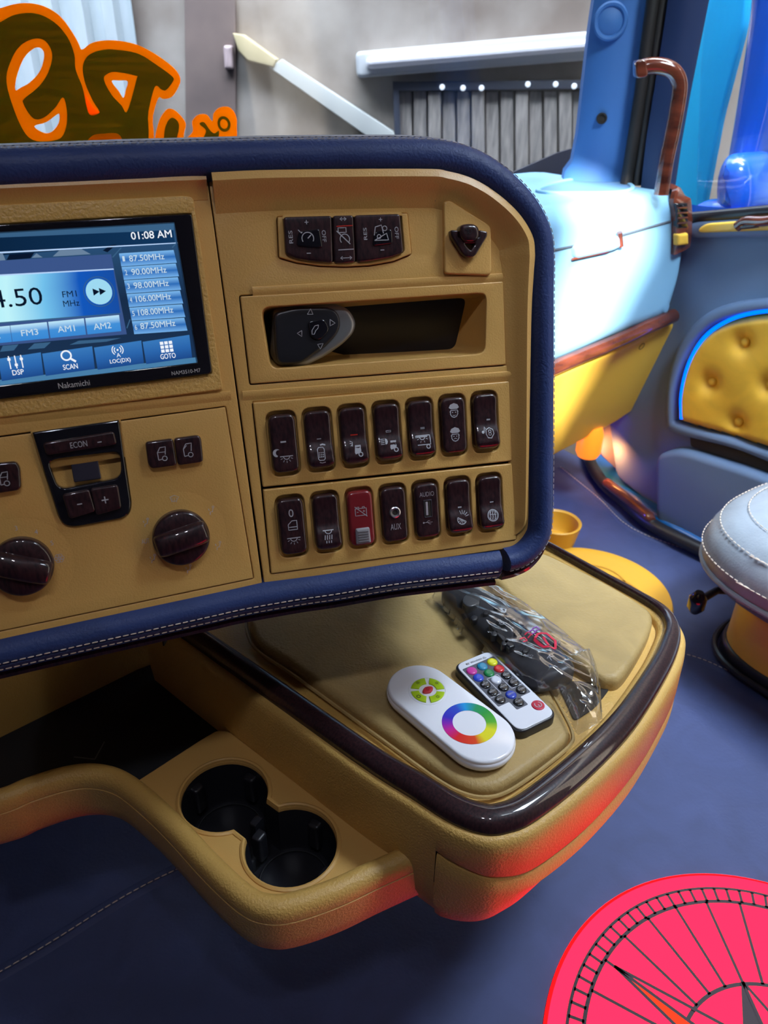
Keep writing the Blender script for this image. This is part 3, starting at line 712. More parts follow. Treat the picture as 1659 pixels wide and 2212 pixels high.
# ================================================================== things on the floor
def disc_thing():
    cx, cy, R = 0.37332, 0.31187, 0.2187
    F = Fr((cx, cy, 0), (1, 0, 0), (0, 0, 1))
    t = thing('floor_light', 'large round glowing red floor light with black compass pattern', 'floor light', (cx, cy, 0))
    mb = MB(); lathe(mb, F, [(R, 0), (R, .004), (R-.002, .0065), (R-.006, .0072), (.001, .0072)], emis('red_glow', (1.0, 0.0105, 0.037), 4.1), 128); mb.build('glowing_disc', t)
    mb = MB(); lathe(mb, F, [(R+.0035, 0), (R+.0035, .002), (R-.001, .0022), (R-.001, 0)], emis('red_glow_edge', (1.0, .003, .004), 4), 128); mb.build('glowing_rim', t)
    mb = MB(); S = _sf(F, .0078); K = mat('black_print', (.02, .004, .012), .6)
    for r, w in ((.918, .0034), (.848, .0042), (.452, .0040), (.06, .003)): ringp(mb, S, 0, 0, R*r, w, K, n=200)
    for k in range(32):
        a = radians(150.6-11.25*k); a0, a1 = .452, .848
        stroke(mb, S, [(R*a0*cos(a), R*a0*sin(a)), (R*a1*cos(a), R*a1*sin(a))], .0034, K)
    for k in range(92):
        a = 2*pi*k/92; stroke(mb, S, [(R*.848*cos(a), R*.848*sin(a)), (R*.918*cos(a), R*.918*sin(a))], .0034, K)
    mb.build('compass_lines', t)
    mb = MB(); S2 = _sf(F, .0084); OR = emis('orange_glow', (1.0, .045, .015), 1.6)
    for k in range(8):
        a = radians(139.4-45*k); L = .80 if k % 2 == 0 else .46; wv_ = radians(8)
        p0 = (R*L*cos(a), R*L*sin(a)); pl_ = (R*.25*cos(a+.42), R*.25*sin(a+.42)); pr_ = (R*.25*cos(a-.42), R*.25*sin(a-.42))
        poly(mb, S2, [p0, pl_, (0, 0)], OR if L > .5 else K); stroke(mb, _sf(F, .0088), [p0, pl_, (0, 0), p0], .0034, K); stroke(mb, _sf(F, .0088), [p0, pr_, (0, 0)], .0034, K)
    mb.build('compass_star', t, normals=False)
disc_thing()
c1 = FL.uv(1270, 1290)
YD = Fr(FL.w(*c1, 0), (1, 0, 0), (0, 0, 1))
yd = thing('floor_pad', 'flat round yellow pad lying on the blue floor behind the console', 'pad', FL.w(*c1, 0))
mb = MB(); lathe(mb, YD, [(.138, 0), (.140, .006), (.137, .012), (.122, .014), (.116, .0125), (.02, .0125), (.001, .013)], mat('yellow_pad', (.55, .28, .02), .5), 96); mb.build('disc', yd)
mb = MB()
for k in range(6): ringp(mb, _sf(YD, .0135), .03*cos(k), .03*sin(k), .045+.008*k, .0035, mat('yellow_pad_dark', (.42, .20, .015), .5))
mb.build('swirl_relief', yd)
c1 = FL.uv(1196, 1175); CU = Fr(FL.w(*c1, 0), (1, 0, 0), (0, 0, 1))
cu = thing('yellow_cup', 'small round yellow cup beside the yellow pad, half hidden by the dashboard', 'cup', FL.w(*c1, 0))
mb = MB(); lathe(mb, CU, [(.036, 0), (.042, .03), (.046, .05), (.044, .052), (.040, .049), (.036, .02), (.03, .012), (.001, .012)], MATS['yellow_pad'], 48); mb.build('bowl', cu)

# seat at the right: its front corner
seat = thing('padded_chair', 'pale blue quilted passenger seat on a yellow base at the right edge', 'seat', T(.2, 1.05, 0))
SE = Fr((0, 0, 0), RT, UP)
c0 = SE.uv(1503, 1408)
def seat_o(g, r): return ccw([tuple(p) for p in rnd([(c0[0]-g, -.15), (1.21, -.15), (1.21, c0[1]+g), (c0[0]-g, c0[1]+g)], [0, 0, r, r], 14)])
mb = MB(); pillow(mb, SE, densify(seat_o(.0, .10), .02), 0, .03, .006, BLACK)
tube(mb, [SE.w(p[0], p[1], .012) for p in seat_o(.006, .10)], .005, BLACK, 8, True); mb.build('base_plinth', seat)
mb = MB(); pillow(mb, SE, densify(seat_o(-.004, .10), .02), .026, .118, .010, YELP); mb.build('base_cover', seat)
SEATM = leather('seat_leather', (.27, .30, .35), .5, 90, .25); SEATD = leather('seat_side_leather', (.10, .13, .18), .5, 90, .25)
def seat_loft(mb, tab, m, cap0=True, cap1=True):
    mb.ring_loft([[SE.w(p[0], p[1], z) for p in seat_o(g, .10+g)] for z, g in tab], m, cap0, cap1)
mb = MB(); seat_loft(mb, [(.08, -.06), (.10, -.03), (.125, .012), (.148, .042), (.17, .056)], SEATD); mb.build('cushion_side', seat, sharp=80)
CT = [(.168, .050), (.176, .059), (.195, .061), (.215, .056), (.235, .044), (.252, .022), (.263, -.008), (.269, -.04), (.272, -.08)]
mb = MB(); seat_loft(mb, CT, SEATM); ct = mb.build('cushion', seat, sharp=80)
mb = MB(); tube(mb, [SE.w(p[0], p[1], .171) for p in seat_o(.058, .158)], .0045, SEATM, 8, True); mb.build('piping', ct)
mb = MB()
for z, g in ((.161, .052), (.195, .0625), (.232, .047), (.256, .016), (.267, -.026), (.2715, -.07)):
    stitches(mb, [SE.w(p[0], p[1], z+.001) for p in smooth([V(q) for q in seat_o(g, .10+g)], True, 3)], THREAD, .0085, .0062, .0008)
mb.build('stitching', ct)
kn = hor(.105).at(1506, 1300)
mb = MB(); tube(mb, [kn, kn+RT*.05, kn+RT*.11-FW*.05], .006, BLACK, 10); tube(mb, [kn-FW*.0+UP*.018, kn+UP*.008, kn-UP*.010, kn-UP*.02], [.006, .013, .013, .006], BGLOSS, 14); mb.build('adjuster_knob', seat)

# ================================================================== DASHBOARD (centre binnacle)
dash = thing('dashboard', 'dark blue leather rimmed centre dashboard with yellow fascia', 'dashboard', V((-.05, .47, .34)))
rim_px_R = [(1086, 1184), (1112, 1176), (1134, 1152), (1141, 1120), (1142, 1000), (1142, 800), (1141, 640), (1140, 555), (1131, 512), (1103, 470), (1060, 433), (1010, 403), (960, 388), (900, 383), (750, 384), (600, 387)]
rimR = pxs(PR, rim_px_R); rimL = pxs(PL, [(440, 393), (300, 399), (150, 406), (0, 413), (-160, 422)])
sc_ = [1.0, 1.0, 1.0, 1.0, 1.0, 1.0, 1.0, 1.02, 1.08, 1.18, 1.28, 1.32, 1.34, 1.34, 1.33, 1.32]+[1.32, 1.32, 1.30, 1.29, 1.28]
raw = rimR+rimL
path = smooth(raw, False, 6)
nrm = []; scl = []
for i in range(len(path)):
    t = i/6; k = min(int(t), len(sc_)-2); fr_ = t-k; s_ = sc_[k]+(sc_[k+1]-sc_[k])*fr_
    w_l = max(0, min(1, (t-14.5)/2)); nrm.append((PR.n*(1-w_l)+PL.n*w_l).normalized()); scl.append((s_, 1.0))
PROF = [(0, -8), (0, .5), (1.2, 4.0), (4.0, 7.0), (8.0, 8.4), (12, 7.6), (15.2, 5.0), (17.2, 1.2), (18.3, -4), (18.6, -10), (18.4, -60), (10, -60)]
PROF = [(a*mm, (b*1.45 if b > 0 else b)*mm) for a, b in PROF]
mb = MB(); rings = sweep(mb, path, nrm, PROF, BLUE, scale=scl); rim = mb.build('padded_rim', dash, sharp=60)
mb = MB()
stitches(mb, [r[6]+(r[6]-r[2])*.03+nrm[i]*.0002 for i, r in enumerate(rings)], THREADD, .0042, .0030, .00035, None)
stitches(mb, [r[8]+(r[8]-r[2])*.015 for i, r in enumerate(rings) if i > 60], THREADD, .0042, .0030, .00035, None)
mb.build('stitching', rim)
# leather top running back towards the windscreen
mb = MB(); TOPM = leather('dash_top_leather', (.16, .17, .22), .55, 120, .5)
tp = [p+UP*.0 for i, p in enumerate([r[8] for r in rings]) if i >= 74]
bk = (-PL.n); bk = V((bk.x, bk.y, 0)).normalized()
mb.ring_loft([[p+UP*.0005 for p in tp], [p+bk*.018+UP*.0 for p in tp], [p+bk*.034-UP*.003 for p in tp], [p+bk*.06-UP*.016 for p in tp], [p+bk*.10-UP*.06 for p in tp]], TOPM, cap0=False, cap1=False, closed=False); mb.build('top_cover', dash)

# lower pad, gloss strip under it
lowR = [(640, 1250), (720, 1239), (850, 1218), (980, 1203), (1060, 1194), (1080, 1192)]
lowL = [(-150, 1415), (0, 1382), (150, 1349), (300, 1317), (450, 1285), (520, 1270)]
lp = pxs(PL, lowL)+pxs(PR, lowR); lpath = smooth(lp, False, 6)
ln = [(PL.n*(1-min(1, max(0, (i-28)/8)))+PR.n*min(1, max(0, (i-28)/8))).normalized() for i in range(len(lpath))]
LPROF = [(-1, -14), (-1, -1), (0, .5), (3, 4), (8, 6.5), (13, 5.5), (14.5, 3.6), (15.2, 4.2), (18, 1.8), (19, .2), (19.8, .4), (21, -4), (21.5, -10), (20, -14)]
LPROF = [(a*mm, b*mm) for a, b in LPROF]
ends = [(1, 1)]*len(lpath)
for j, s_ in enumerate((.90, .97)): ends[-1-j] = (s_, s_)
mb = MB(); rings = sweep(mb, lpath, ln, LPROF, BLUE, scale=ends); lpd = mb.build('lower_pad', dash, sharp=60)
mb = MB()
stitches(mb, [r[5]+ln[i]*.0003 for i, r in enumerate(rings[:-2])], THREAD, .0046, .0034, .0004, None)
stitches(mb, [r[8]+ln[i]*.0003 for i, r in enumerate(rings[:-2])], THREAD, .0046, .0034, .0004, None); mb.build('stitching', lpd)
GP = [(14, -14), (20, -12), (23, -10), (25, -8), (27.5, -9), (29, -14), (29, -24), (14, -24)]
mb = MB(); sweep(mb, lpath, ln, [(a*mm, b*mm) for a, b in GP], WOOD); mb.build('gloss_strip', dash)
cp = smooth(pxs(PR, [(1176, 1120), (1172, 1180), (1150, 1215), (1120, 1232), (1090, 1240)]), False, 6)
mb = MB(); sweep(mb, [p for p in reversed(cp)], PR.n, [(-4*mm, -14*mm), (1*mm, -8*mm), (4*mm, -6*mm), (7*mm, -8*mm), (8*mm, -16*mm), (8*mm, -26*mm), (-4*mm, -26*mm)], WOOD); mb.build('gloss_corner', dash)

# fascia plates
def modhole(fr, pts, r=.0015): return [tuple(p) for p in rnd(fr.pp(pts), r, 3)]
storage = [(516, 638), (1088, 606), (1094, 790), (539, 832)]
sw1 = [(544, 868), (1100, 822), (1106, 997), (566, 1054)]
sw2 = [(566, 1056), (1106, 999), (1116, 1167), (584, 1241)]
def edge(R_): return R_
fR = PR.pp([(451, 390), (600, 382), (900, 378), (960, 383), (1014, 398), (1064, 428), (1108, 468), (1136, 510), (1146, 555), (1147, 1120), (1138, 1154), (1114, 1180), (1085, 1187), (571, 1262)])
cru = [(597, 468), (880, 460), (889, 550), (850, 566), (800, 575), (745, 578), (690, 576), (640, 569), (601, 558)]
mb = MB(); plate(mb, PR, densify(fR, .03), [modhole(PR, storage), modhole(PR, [(544, 868), (1100, 822), (1116, 1167), (584, 1241)]), modhole(PR, cru)], -.004, 0, .0007, YEL)
# moulded ledges
def ledge(fr, a, b, w=.003, h=.0013):
    P = [fr.at(a[0]+(b[0]-a[0])*k/6, a[1]+(b[1]-a[1])*k/6) for k in range(7)]
    sweep(mb, P, fr.n, [(-w, -.001), (-w*.6, h*.75), (0, h), (w*.6, h*.6), (w*2, -.001)], YEL)
ledge(PR, (545, 628), (1085, 598)); ledge(PR, (524, 853), (1112, 808))
mb.build('side_fascia', dash)
# concave crown under the top rim
mb = MB(); P = smooth(pxs(PR, [(458, 396), (600, 390), (900, 387), (957, 392), (1008, 407), (1056, 436), (1099, 475), (1126, 517), (1131, 550), (1131, 590), (1129, 680), (1129, 850), (1129, 1020), (1128, 1110), (1122, 1142), (1105, 1160)]), False, 5)
P = list(reversed(P)); fs_ = [((.02+.98*min(1, i/9))*.6+.8*min(1, max(0, (i-12)/22)), .6*(.05+.95*min(1, i/9))+.5*min(1, max(0, (i-12)/22))) for i in range(len(P))]
sweep(mb, P, PR.n, [(-13*mm, -.6*mm), (-12*mm, .3*mm), (-9*mm, 1.8*mm), (-5.5*mm, 4.8*mm), (-2.5*mm, 8.4*mm), (-.5*mm, 10*mm), (3*mm, 8*mm), (3.5*mm, -2*mm), (-14*mm, -2*mm)], YEL, scale=fs_); mb.build('fascia_border', dash)
mb = MB(); P = list(reversed(smooth(pxs(PL, [(-170, 426), (0, 417), (150, 410), (300, 403), (444, 397)]), False, 4)))
sweep(mb, P, PL.n, [(-10*mm, -1*mm), (-9*mm, .3*mm), (-6*mm, 1.0*mm), (-2*mm, 3.4*mm), (1*mm, 6.5*mm), (4*mm, 6*mm), (4*mm, -1*mm)], YEL); mb.build('fascia_border', dash)
mb = MB(); fLp = [(449, 392), (300, 396), (0, 410), (-170, 418), (-170, 1430), (0, 1386), (300, 1322), (567, 1264)]
scr_hole = [(-200, 498), (0, 487), (410, 463), (454, 806), (0, 862), (-200, 888)]
hv_hole = [(-200, 968), (0, 940), (488, 877), (549, 1250), (0, 1365), (-200, 1405)]
plate(mb, PL, densify(PL.pp(fLp), .03), [modhole(PL, [(-160, 494), (410, 463), (454, 806), (-160, 880)]), modhole(PL, [(-160, 963), (488, 877), (549, 1250), (-160, 1398)])], -.004, 0, .0007, YEL)
ledge(PL, (-160, 921), (498, 852))
mb.build('centre_fascia', dash)
# stereo surround
mb = MB(); plate(mb, PL, rnd(PL.pp([(-160, 452), (402, 424), (417, 430), (480, 838), (478, 842), (-160, 922)]), [.001, .004, .002, .002, .003, .001]), [modhole(PL, [(-150, 494), (412, 462), (456, 807), (-150, 880)], .001)], -.001, .0028, .0009, YELG); mb.build('stereo_surround', dash)
# core behind the fascias and the body below
mb = MB()
coreR = PR.pp([(438, 402), (900, 395), (1000, 415), (1090, 480), (1125, 560), (1125, 1120), (1100, 1172), (545, 1264)])
plate(mb, PR, coreR, [modhole(PR, storage)], -.056, -.013, .001, BLACK)
plate(mb, PR, coreR, [], -.065, -.056, .001, BLACK)
coreL = PL.pp([(455, 400), (-170, 425), (-170, 1410), (560, 1255)])
plate(mb, PL, coreL, [], -.045, -.012, .001, BLACK); mb.build('dashboard_core', dash)
q0, q1 = hor(.25).at(-260, 1722), hor(.25).at(271, 1459)
d_ = (q1-q0).normalized(); nb = V((d_.y, -d_.x, 0))
BW = Fr(q0, d_, nb)
mb = MB(); fp = [(.095, .535), (-.10, .505), (-.45, .37), (-.60, .75), (.125, .82)]
mb.ring_loft([[V((x, y, z)) for x, y in fp] for z in (.49, .69)], BLACK); mb.build('dashboard_body', dash, normals=True)
mb = MB(); L_ = (q1-q0).length
plate(mb, BW, [(-.2, -.02), (L_+.10, -.02), (L_+.10, .22), (-.2, .22)], [], -.06, 0, .004, YELG); mb.build('lower_body', dash)

# badge plate with emblem shaped key button
mb = MB(); bp_ = [(955, 437), (969, 435), (1050, 486), (1057, 494), (1058, 590), (1052, 596), (961, 593), (957, 588)]
plate(mb, PR, rnd(PR.pp(bp_), .002), [], .0, .0035, .0012, YEL); bpl = mb.build('badge_plate', dash)
mb = MB(); e_ = [(969, 499), (985, 499), (985, 515), (1030, 515), (1030, 499), (1048, 502), (1048, 512), (1024, 552), (1015, 558), (1003, 557), (994, 550), (970, 512)]
plate(mb, PR, rnd(PR.pp(e_, .004), .0012), [rnd(PR.pp([(999, 528), (1022, 528), (1012, 543)], .004), .001)], .003, .0085, .0012, WOOD); mb.build('emblem_button', bpl)
mb = MB(); pillow(mb, PR, smooth(PR.pp([(990, 492), (1000, 486), (1018, 486), (1029, 494), (1031, 512), (1020, 524), (1000, 524), (990, 512)], .006), True, 4), .003, .0115, .003, WOOD)
S = _sf(PR, .0118); c_ = PR.uv(1011, 500, .0118)
ringp(mb, S, c_[0]-.0012, c_[1], .0013, .0005, BLACK); ringp(mb, S, c_[0]+.0014, c_[1], .0013, .0005, BLACK); mb.build('emblem_boss', bpl)

# storage pocket
pk = thing('storage_pocket', 'open yellow storage pocket above the rocker switches', 'storage pocket', PR.at(800, 800, -.02))
op = [(563, 664), (1041, 633), (1050, 641), (1047, 764), (583, 797)]
opl = [tuple(p) for p in rnd(PR.pp(op), [.006, .004, .004, .006, .006], 5)]
mb = MB(); g = .0007
plate(mb, PR, [tuple(p) for p in inset(ccw(modhole(PR, storage)), g)], [opl], -.004, .0008, .0008, YEL); mb.build('front_frame', pk)
mb = MB(); o_ = ccw(opl); c_ = sum((V(p) for p in o_), V((0, 0)))/len(o_)
rings = []
for h, k, dx, dy in ((-.0005, 1.0, 0, 0), (-.006, .985, 0, 0), (-.040, .90, -.004, .001), (-.0445, .86, -.004, .001)):
    rings.append([PR.w(c_.x+(p[0]-c_.x)*k+dx, c_.y+(p[1]-c_.y)*(k-.06*(k < .95))+dy, h) for p in o_])
mb.ring_loft(rings, YEL, cap0=False, cap1=True); mb.build('pocket_liner', pk)
hs = thing('handset', 'black handset remote with arrow keys and silver side lying in the yellow pocket', 'remote control', PR.at(670, 780, -.03))
mb = MB(); ho = [tuple(p) for p in rnd(PR.pp([(588, 668), (640, 656), (722, 656), (752, 668), (768, 696), (762, 720), (738, 744), (700, 770), (656, 792), (600, 790), (590, 760)], -.012), .004, 3)]
pillow(mb, PR, ho, -.038, lambda u, v: -.006, .004, mat('silver_grey', (.26, .26, .27), .35, metal=.6)); mb.build('silver_body', hs)
mb = MB(); hi = [tuple(p) for p in rnd(PR.pp([(590, 676), (640, 664), (712, 664), (730, 676), (736, 700), (726, 724), (700, 748), (648, 786), (600, 788), (594, 760)], -.006), .004, 3)]
pillow(mb, PR, hi, -.008, -.003, .002, BLACK); mb.build('key_face', hs)
mb = MB(); pillow(mb, PR, rnd(PR.pp([(664, 694), (700, 688), (712, 712), (690, 736), (670, 730)], -.003), .003), -.004, -.0015, .001, BGLOSS); mb.build('centre_key', hs)
mb = MB(); S = _sf(PR, -.0027)
def outl(pts, w, cl=True, S=S, fr=PR, h=-.0027): q = fr.pp(pts, h); stroke(mb, S, q+([q[0]] if cl else []), w, ICON)
outl([(664, 679), (676, 679), (671, 667)], .0004); outl([(713, 690), (713, 704), (724, 698)], .0004); outl([(652, 714), (652, 727), (642, 720)], .0004); outl([(686, 744), (698, 742), (692, 754)], .0004)
S = _sf(PR, -.0012); q = PR.pp([(688, 702), (680, 704), (674, 714), (674, 722), (679, 722), (682, 714), (687, 709)], -.0012); stroke(mb, S, q+[q[0]], .0004, ICON)
mb.build('key_symbols', hs)

# cruise control cluster
cc = thing('cruise_control_panel', 'glossy dark cruise control button cluster with curved lower edge above the pocket', 'button panel', PR.at(745, 570, 0))
mb = MB(); cr_o = ccw([tuple(p) for p in rnd(PR.pp(cru), .001, 3)])
cr_h = ccw([tuple(p) for p in rnd(PR.pp([(610, 467), (866, 460), (873, 545), (845, 556), (800, 564), (745, 567), (690, 565), (640, 558), (616, 550)]), .002, 3)])
plate(mb, PR, [tuple(p) for p in inset(cr_o, .0005)], [cr_h], -.006, .0016, .0006, YEL); mb.build('bezel', cc)
mb = MB(); plate(mb, PR, [tuple(p) for p in inset(cr_h, -.001)], [], -.012, -.004, .0005, BLACK); mb.build('backing', cc)
def cbtn(px, name, h=.004, m=WOOD, r=.0022, fr=PR, par=None, rad=.0015, h0=-.005):
    mb = MB(); pillow(mb, fr, densify([tuple(p) for p in rnd(fr.pp(px, h), r, 4)], .004), h0, h, rad, m, steps=4, inner=4); return mb.build(name, par)
b1 = cbtn([(612, 468), (717, 465), (720, 568), (680, 565), (640, 559), (617, 549)], 'left_button', par=cc)
b2 = cbtn([(719, 465), (764, 464), (769, 566), (745, 569), (722, 569)], 'middle_button', .0035, par=cc)
b3 = cbtn([(766, 464), (865, 461), (873, 545), (845, 556), (800, 564), (771, 567)], 'right_button', par=cc)
mb = MB(); pillow(mb, PR, rnd(PR.pp([(645, 500), (690, 494), (697, 536), (640, 532)], .004), .002), .003, .0052, .001, BGLOSS); mb.build('raised_square', b1)
mb = MB(); pillow(mb, PR, rnd(PR.pp([(808, 500), (846, 495), (848, 526), (804, 532)], .004), .002), .003, .0052, .001, BGLOSS); mb.build('raised_square', b3)
mb = MB(); hh = .0043
ptext(mb, PR, 'RES', 628, 512, 9, hh, ICON, 26, radians(90)); ptext(mb, PR, 'OFF', 700, 510, 9, hh, ICON, 24, radians(-90)); ptext(mb, PR, '+', 662, 480, 9, hh, ICON); ptext(mb, PR, '-', 667, 547, 2, hh, ICON, 9)
S = _sf(PR, .0056); c_ = PR.uv(665, 515, .0056)
ringp(mb, S, *c_, .0036, .0005, ICON, -30, 210); stroke(mb, S, [c_, (c_[0]+.0022, c_[1]+.002)], .0006, ICON); stroke(mb, S, [(c_[0]-.0055, c_[1]+.0052), (c_[0]-.0035, c_[1]+.003)], .0004, ICON)
mb.build('symbols', b1, normals=False)
mb = MB(); S = _sf(PR, .0038); c_ = PR.uv(742, 513, .0038)
ringp(mb, S, c_[0]+.0008, c_[1]-.001, .003, .0005, ICON, -40, 220); stroke(mb, S, [(c_[0]-.003, c_[1]+.003), (c_[0]-.003, c_[1]+.0058), (c_[0]+.002, c_[1]+.0058), (c_[0]+.002, c_[1]+.003), (c_[0]-.003, c_[1]+.003)], .0005, ICON); stroke(mb, S, [(c_[0]-.004, c_[1]+.004), (c_[0]+.004, c_[1]-.004)], .0006, ICON)
def arrow(cx, cy, w):
    stroke(mb, S, [(cx-w, cy), (cx+w, cy)], .0004, ICON)
    for s_ in (-1, 1): stroke(mb, S, [(cx+s_*(w-.0013), cy+.001), (cx+s_*w, cy), (cx+s_*(w-.0013), cy-.001)], .0004, ICON)
arrow(*PR.uv(748, 557, .0038), .0036); arrow(*PR.uv(741, 473, .0038), .002)
mb.build('symbols', b2, normals=False)
mb = MB(); q = PR.pp([(727, 489), (762, 487)], .0038); stroke(mb, S, q, .0006, mat('red_print', (.45, .02, .01), .4)); q = PR.pp([(731, 540), (764, 538)], .0038); stroke(mb, S, q, .0006, ICOND); mb.build('indicator_bars', b2, normals=False)
mb = MB(); ptext(mb, PR, 'RES', 789, 505, 8, hh, ICON, 24, radians(90)); ptext(mb, PR, 'OFF', 857, 503, 9, hh, ICON, 24, radians(-90)); ptext(mb, PR, '+', 822, 474, 8, hh, ICON); ptext(mb, PR, '-', 826, 540, 2, hh, ICON, 8)
S = _sf(PR, .0056); c_ = PR.uv(822, 508, .0056)
stroke(mb, S, [(c_[0]-.004, c_[1]-.003), (c_[0]+.005, c_[1]-.003), (c_[0]+.004, c_[1]+.001), (c_[0]-.004, c_[1]-.003)], .0005, ICON)
stroke(mb, S, [(c_[0]-.004, c_[1]+.0), (c_[0]-.003, c_[1]+.005), (c_[0]+.001, c_[1]+.006), (c_[0]+.002, c_[1]+.001)], .0005, ICON); ringp(mb, S, c_[0]-.001, c_[1]-.0008, .0012, .0004, ICON); ringp(mb, S, c_[0]+.003, c_[1]+.004, .0014, .0004, ICON)
mb.build('symbols', b3, normals=False)

# ---------------------------------------------------------------- rocker switches
row1 = [(613, 958), (690, 949), (764, 940), (837, 932), (908, 925), (979, 918), (1050, 911)]
row2 = [(631, 1137), (707, 1127), (779, 1120), (850, 1110), (920, 1102), (990, 1093), (1060, 1086)]
RW, RH = 17.3*mm, 37.5*mm
def centre(i, row):
    # evenly spaced along the row in the panel plane
    a = V(PR.uv(*row[0], .003)); b = V(PR.uv(*row[-1], .003)); return a+(b-a)*i/6
for row, reg in ((row1, sw1), (row2, sw2)):
    hs_ = [[tuple(q+centre(i, row)) for q in rrect(RW+2.4*mm, RH+5.0*mm, 6.2*mm, 6, 0, -.3*mm)] for i in range(7)]
    mb = MB(); plate(mb, PR, [tuple(p) for p in inset(ccw(modhole(PR, reg)), .0005)], hs_, -.0035, .0010, .0009, YEL)
    plate(mb, PR, [tuple(p) for p in inset(ccw(modhole(PR, reg)), .002)], [], -.009, -.0032, .0005, YEL)
    mb.build('switch_panel', dash)
prof_p = interp([(-18.8*mm, 5.0*mm), (-14*mm, 7.6*mm), (-9*mm, 6.4*mm), (0, 3.4*mm), (8*mm, 3.2*mm), (18.8*mm, 4.8*mm)])
prof_f = interp([(-18.8*mm, 4.6*mm), (-6*mm, 4.3*mm), (6*mm, 4.3*mm), (18.8*mm, 4.4*mm)])
RED = mat('dark_red_plastic', (.20, .015, .02), .25, coat=.5)
def rocker(c, name, label, cat, pressed=True, m=WOOD, group='rocker switches on the yellow switch panels'):
    fr = PR.sub(c.x, c.y); Hh = (lambda u, v: prof_p(v)) if pressed else (lambda u, v: prof_f(v))
    t = thing(name, label, cat, fr.w(0, -RH/2, -.003), group)
    mb = MB(); pillow(mb, fr, densify(rrect(RW, RH, 5.2*mm, 7), 1.6*mm), -.0033, Hh, 2.2*mm, m, steps=5, inner=9); mb.build('rocker_cap' if 'rocker' in name else 'face_plate', t, sharp=60)
    return t, fr, (lambda u, v: fr.w(u*mm, v*mm, Hh(u*mm, v*mm)+.00018))
class Pen:
    """icon strokes in millimetres on a rocker"""
    def __init__(s, S, m=ICON): s.S0 = S; s.m = m; s.mb = MB()
    def S(s, u, v): return s.S0(u*1000, v*1000)
    def l(s, pts, w=.45): stroke(s.mb, s.S, [(a*mm, b*mm) for a, b in pts], w*mm, s.m)
    def c(s, x, y, r, w=.4, a0=0, a1=360): ringp(s.mb, s.S, x*mm, y*mm, r*mm, w*mm, s.m, a0, a1, 22)
    def p(s, pts): poly(s.mb, s.S, [(a*mm, b*mm) for a, b in pts], s.m)
    def d(s, x, y, r): s.p([(x+r*cos(2*pi*k/16), y+r*sin(2*pi*k/16)) for k in range(16)])
    def t(s, st, x, y, h, w=None): text(s.mb, s.S, st, x*mm, y*mm, h*mm, s.m, w*mm if w else None)
    def lamp(s, x, y, r=2.3, w=4, rays=5):
        s.l([(x-w, y), (x+w, y)], .6); s.c(x, y, r, .5, 180, 360)
        for k in range(rays):
            a = radians(205+130*k/(rays-1)); s.l([(x+(r+.9)*cos(a), y+(r+.9)*sin(a)), (x+(r+2.3)*cos(a), y+(r+2.3)*sin(a))], .35)
    def done(s, t, nm='symbol'): return s.mb.build(nm, t, normals=False)
def ic_moon(g):
    g.p([(-5.2+2.6*cos(radians(a)), -5.6+2.6*sin(radians(a))) for a in range(50, 271, 20)]+[(-4.0+1.9*cos(radians(a)), -5.6+1.9*sin(radians(a))) for a in range(250, 69, -20)])
    g.lamp(.8, -8.2, 2.0, 4.2); g.l([(-2.2, 1.2), (1.4, 1.2)], 1.0)
def ic_key(g):
    g.l([(-1.4, -4.8), (1.4, -4.8), (2.2, -6), (2.2, -12), (1.4, -13), (-1.4, -13), (-2.2, -12), (-2.2, -6), (-1.4, -4.8)], .5)
    for i in range(3):
        for j in range(3): g.d(-1.2+1.2*i, -8.2-1.3*j, .42)
    g.l([(0, -3.4), (1.6, -3.0), (3.4, -3.6)], .9); g.l([(-1.6, -14.2), (0, -14.8), (2.2, -14.4)], .6); g.l([(-1.6, .6), (1.2, .6)], .6)
def truck(g, x, y, fill=True):
    g.p([(x-2.0, y), (x-1.4, y+4.6), (x+2.4, y+4.6), (x+2.4, y+.6), (x+.8, y-.6), (x-1.6, y-1.2)]) if fill else g.l([(x-2, y), (x-1.4, y+4.6), (x+2.4, y+4.6), (x+2.4, y)], .5)
    g.c(x+1.8, y-1.4, 1.3, .6)
def ic_spray(g):
    truck(g, 1, -10.5); g.l([(-2.2, -6.4), (-1.8, -3.6)], .5); g.l([(-3.4, -3.0), (-2.2, -3.6)], .4); g.l([(-3.6, -4.4), (-2.4, -4.6)], .4); g.l([(-3.2, -6.2), (-2.3, -5.4)], .4)
    k = g.m; g.m = MATS['red_print']; g.l([(-2.4, .8), (2.4, .8)], .7); g.m = k
def ic_beam(g):
    truck(g, 2.0, -10); g.p([(-3.0, -3.6), (-1.6, -4.2), (-1.2, -5.8), (-1.8, -7.2), (-3.0, -7.6)])
    for k in range(4): g.l([(-6.0, -4.0-k*1.1), (-3.6, -4.0-k*1.1)], .4)
    g.l([(-1.4, 1.2), (1.8, 1.2), (1.8, .2), (-1.4, .2), (-1.4, 1.2)], .3)
def ic_trailer(g):
    g.l([(-4.8, -5.6), (-4.8, -4.4), (4.8, -4.4), (4.8, -10.4), (-4.2, -10.4)], .6); g.lamp(-.6, -5.2, 1.8, 3.6, 4); g.c(3.0, -11.8, 1.2, .6); g.l([(-.8, .8), (2.0, .8), (2.0, 0), (-.8, 0)], .4)
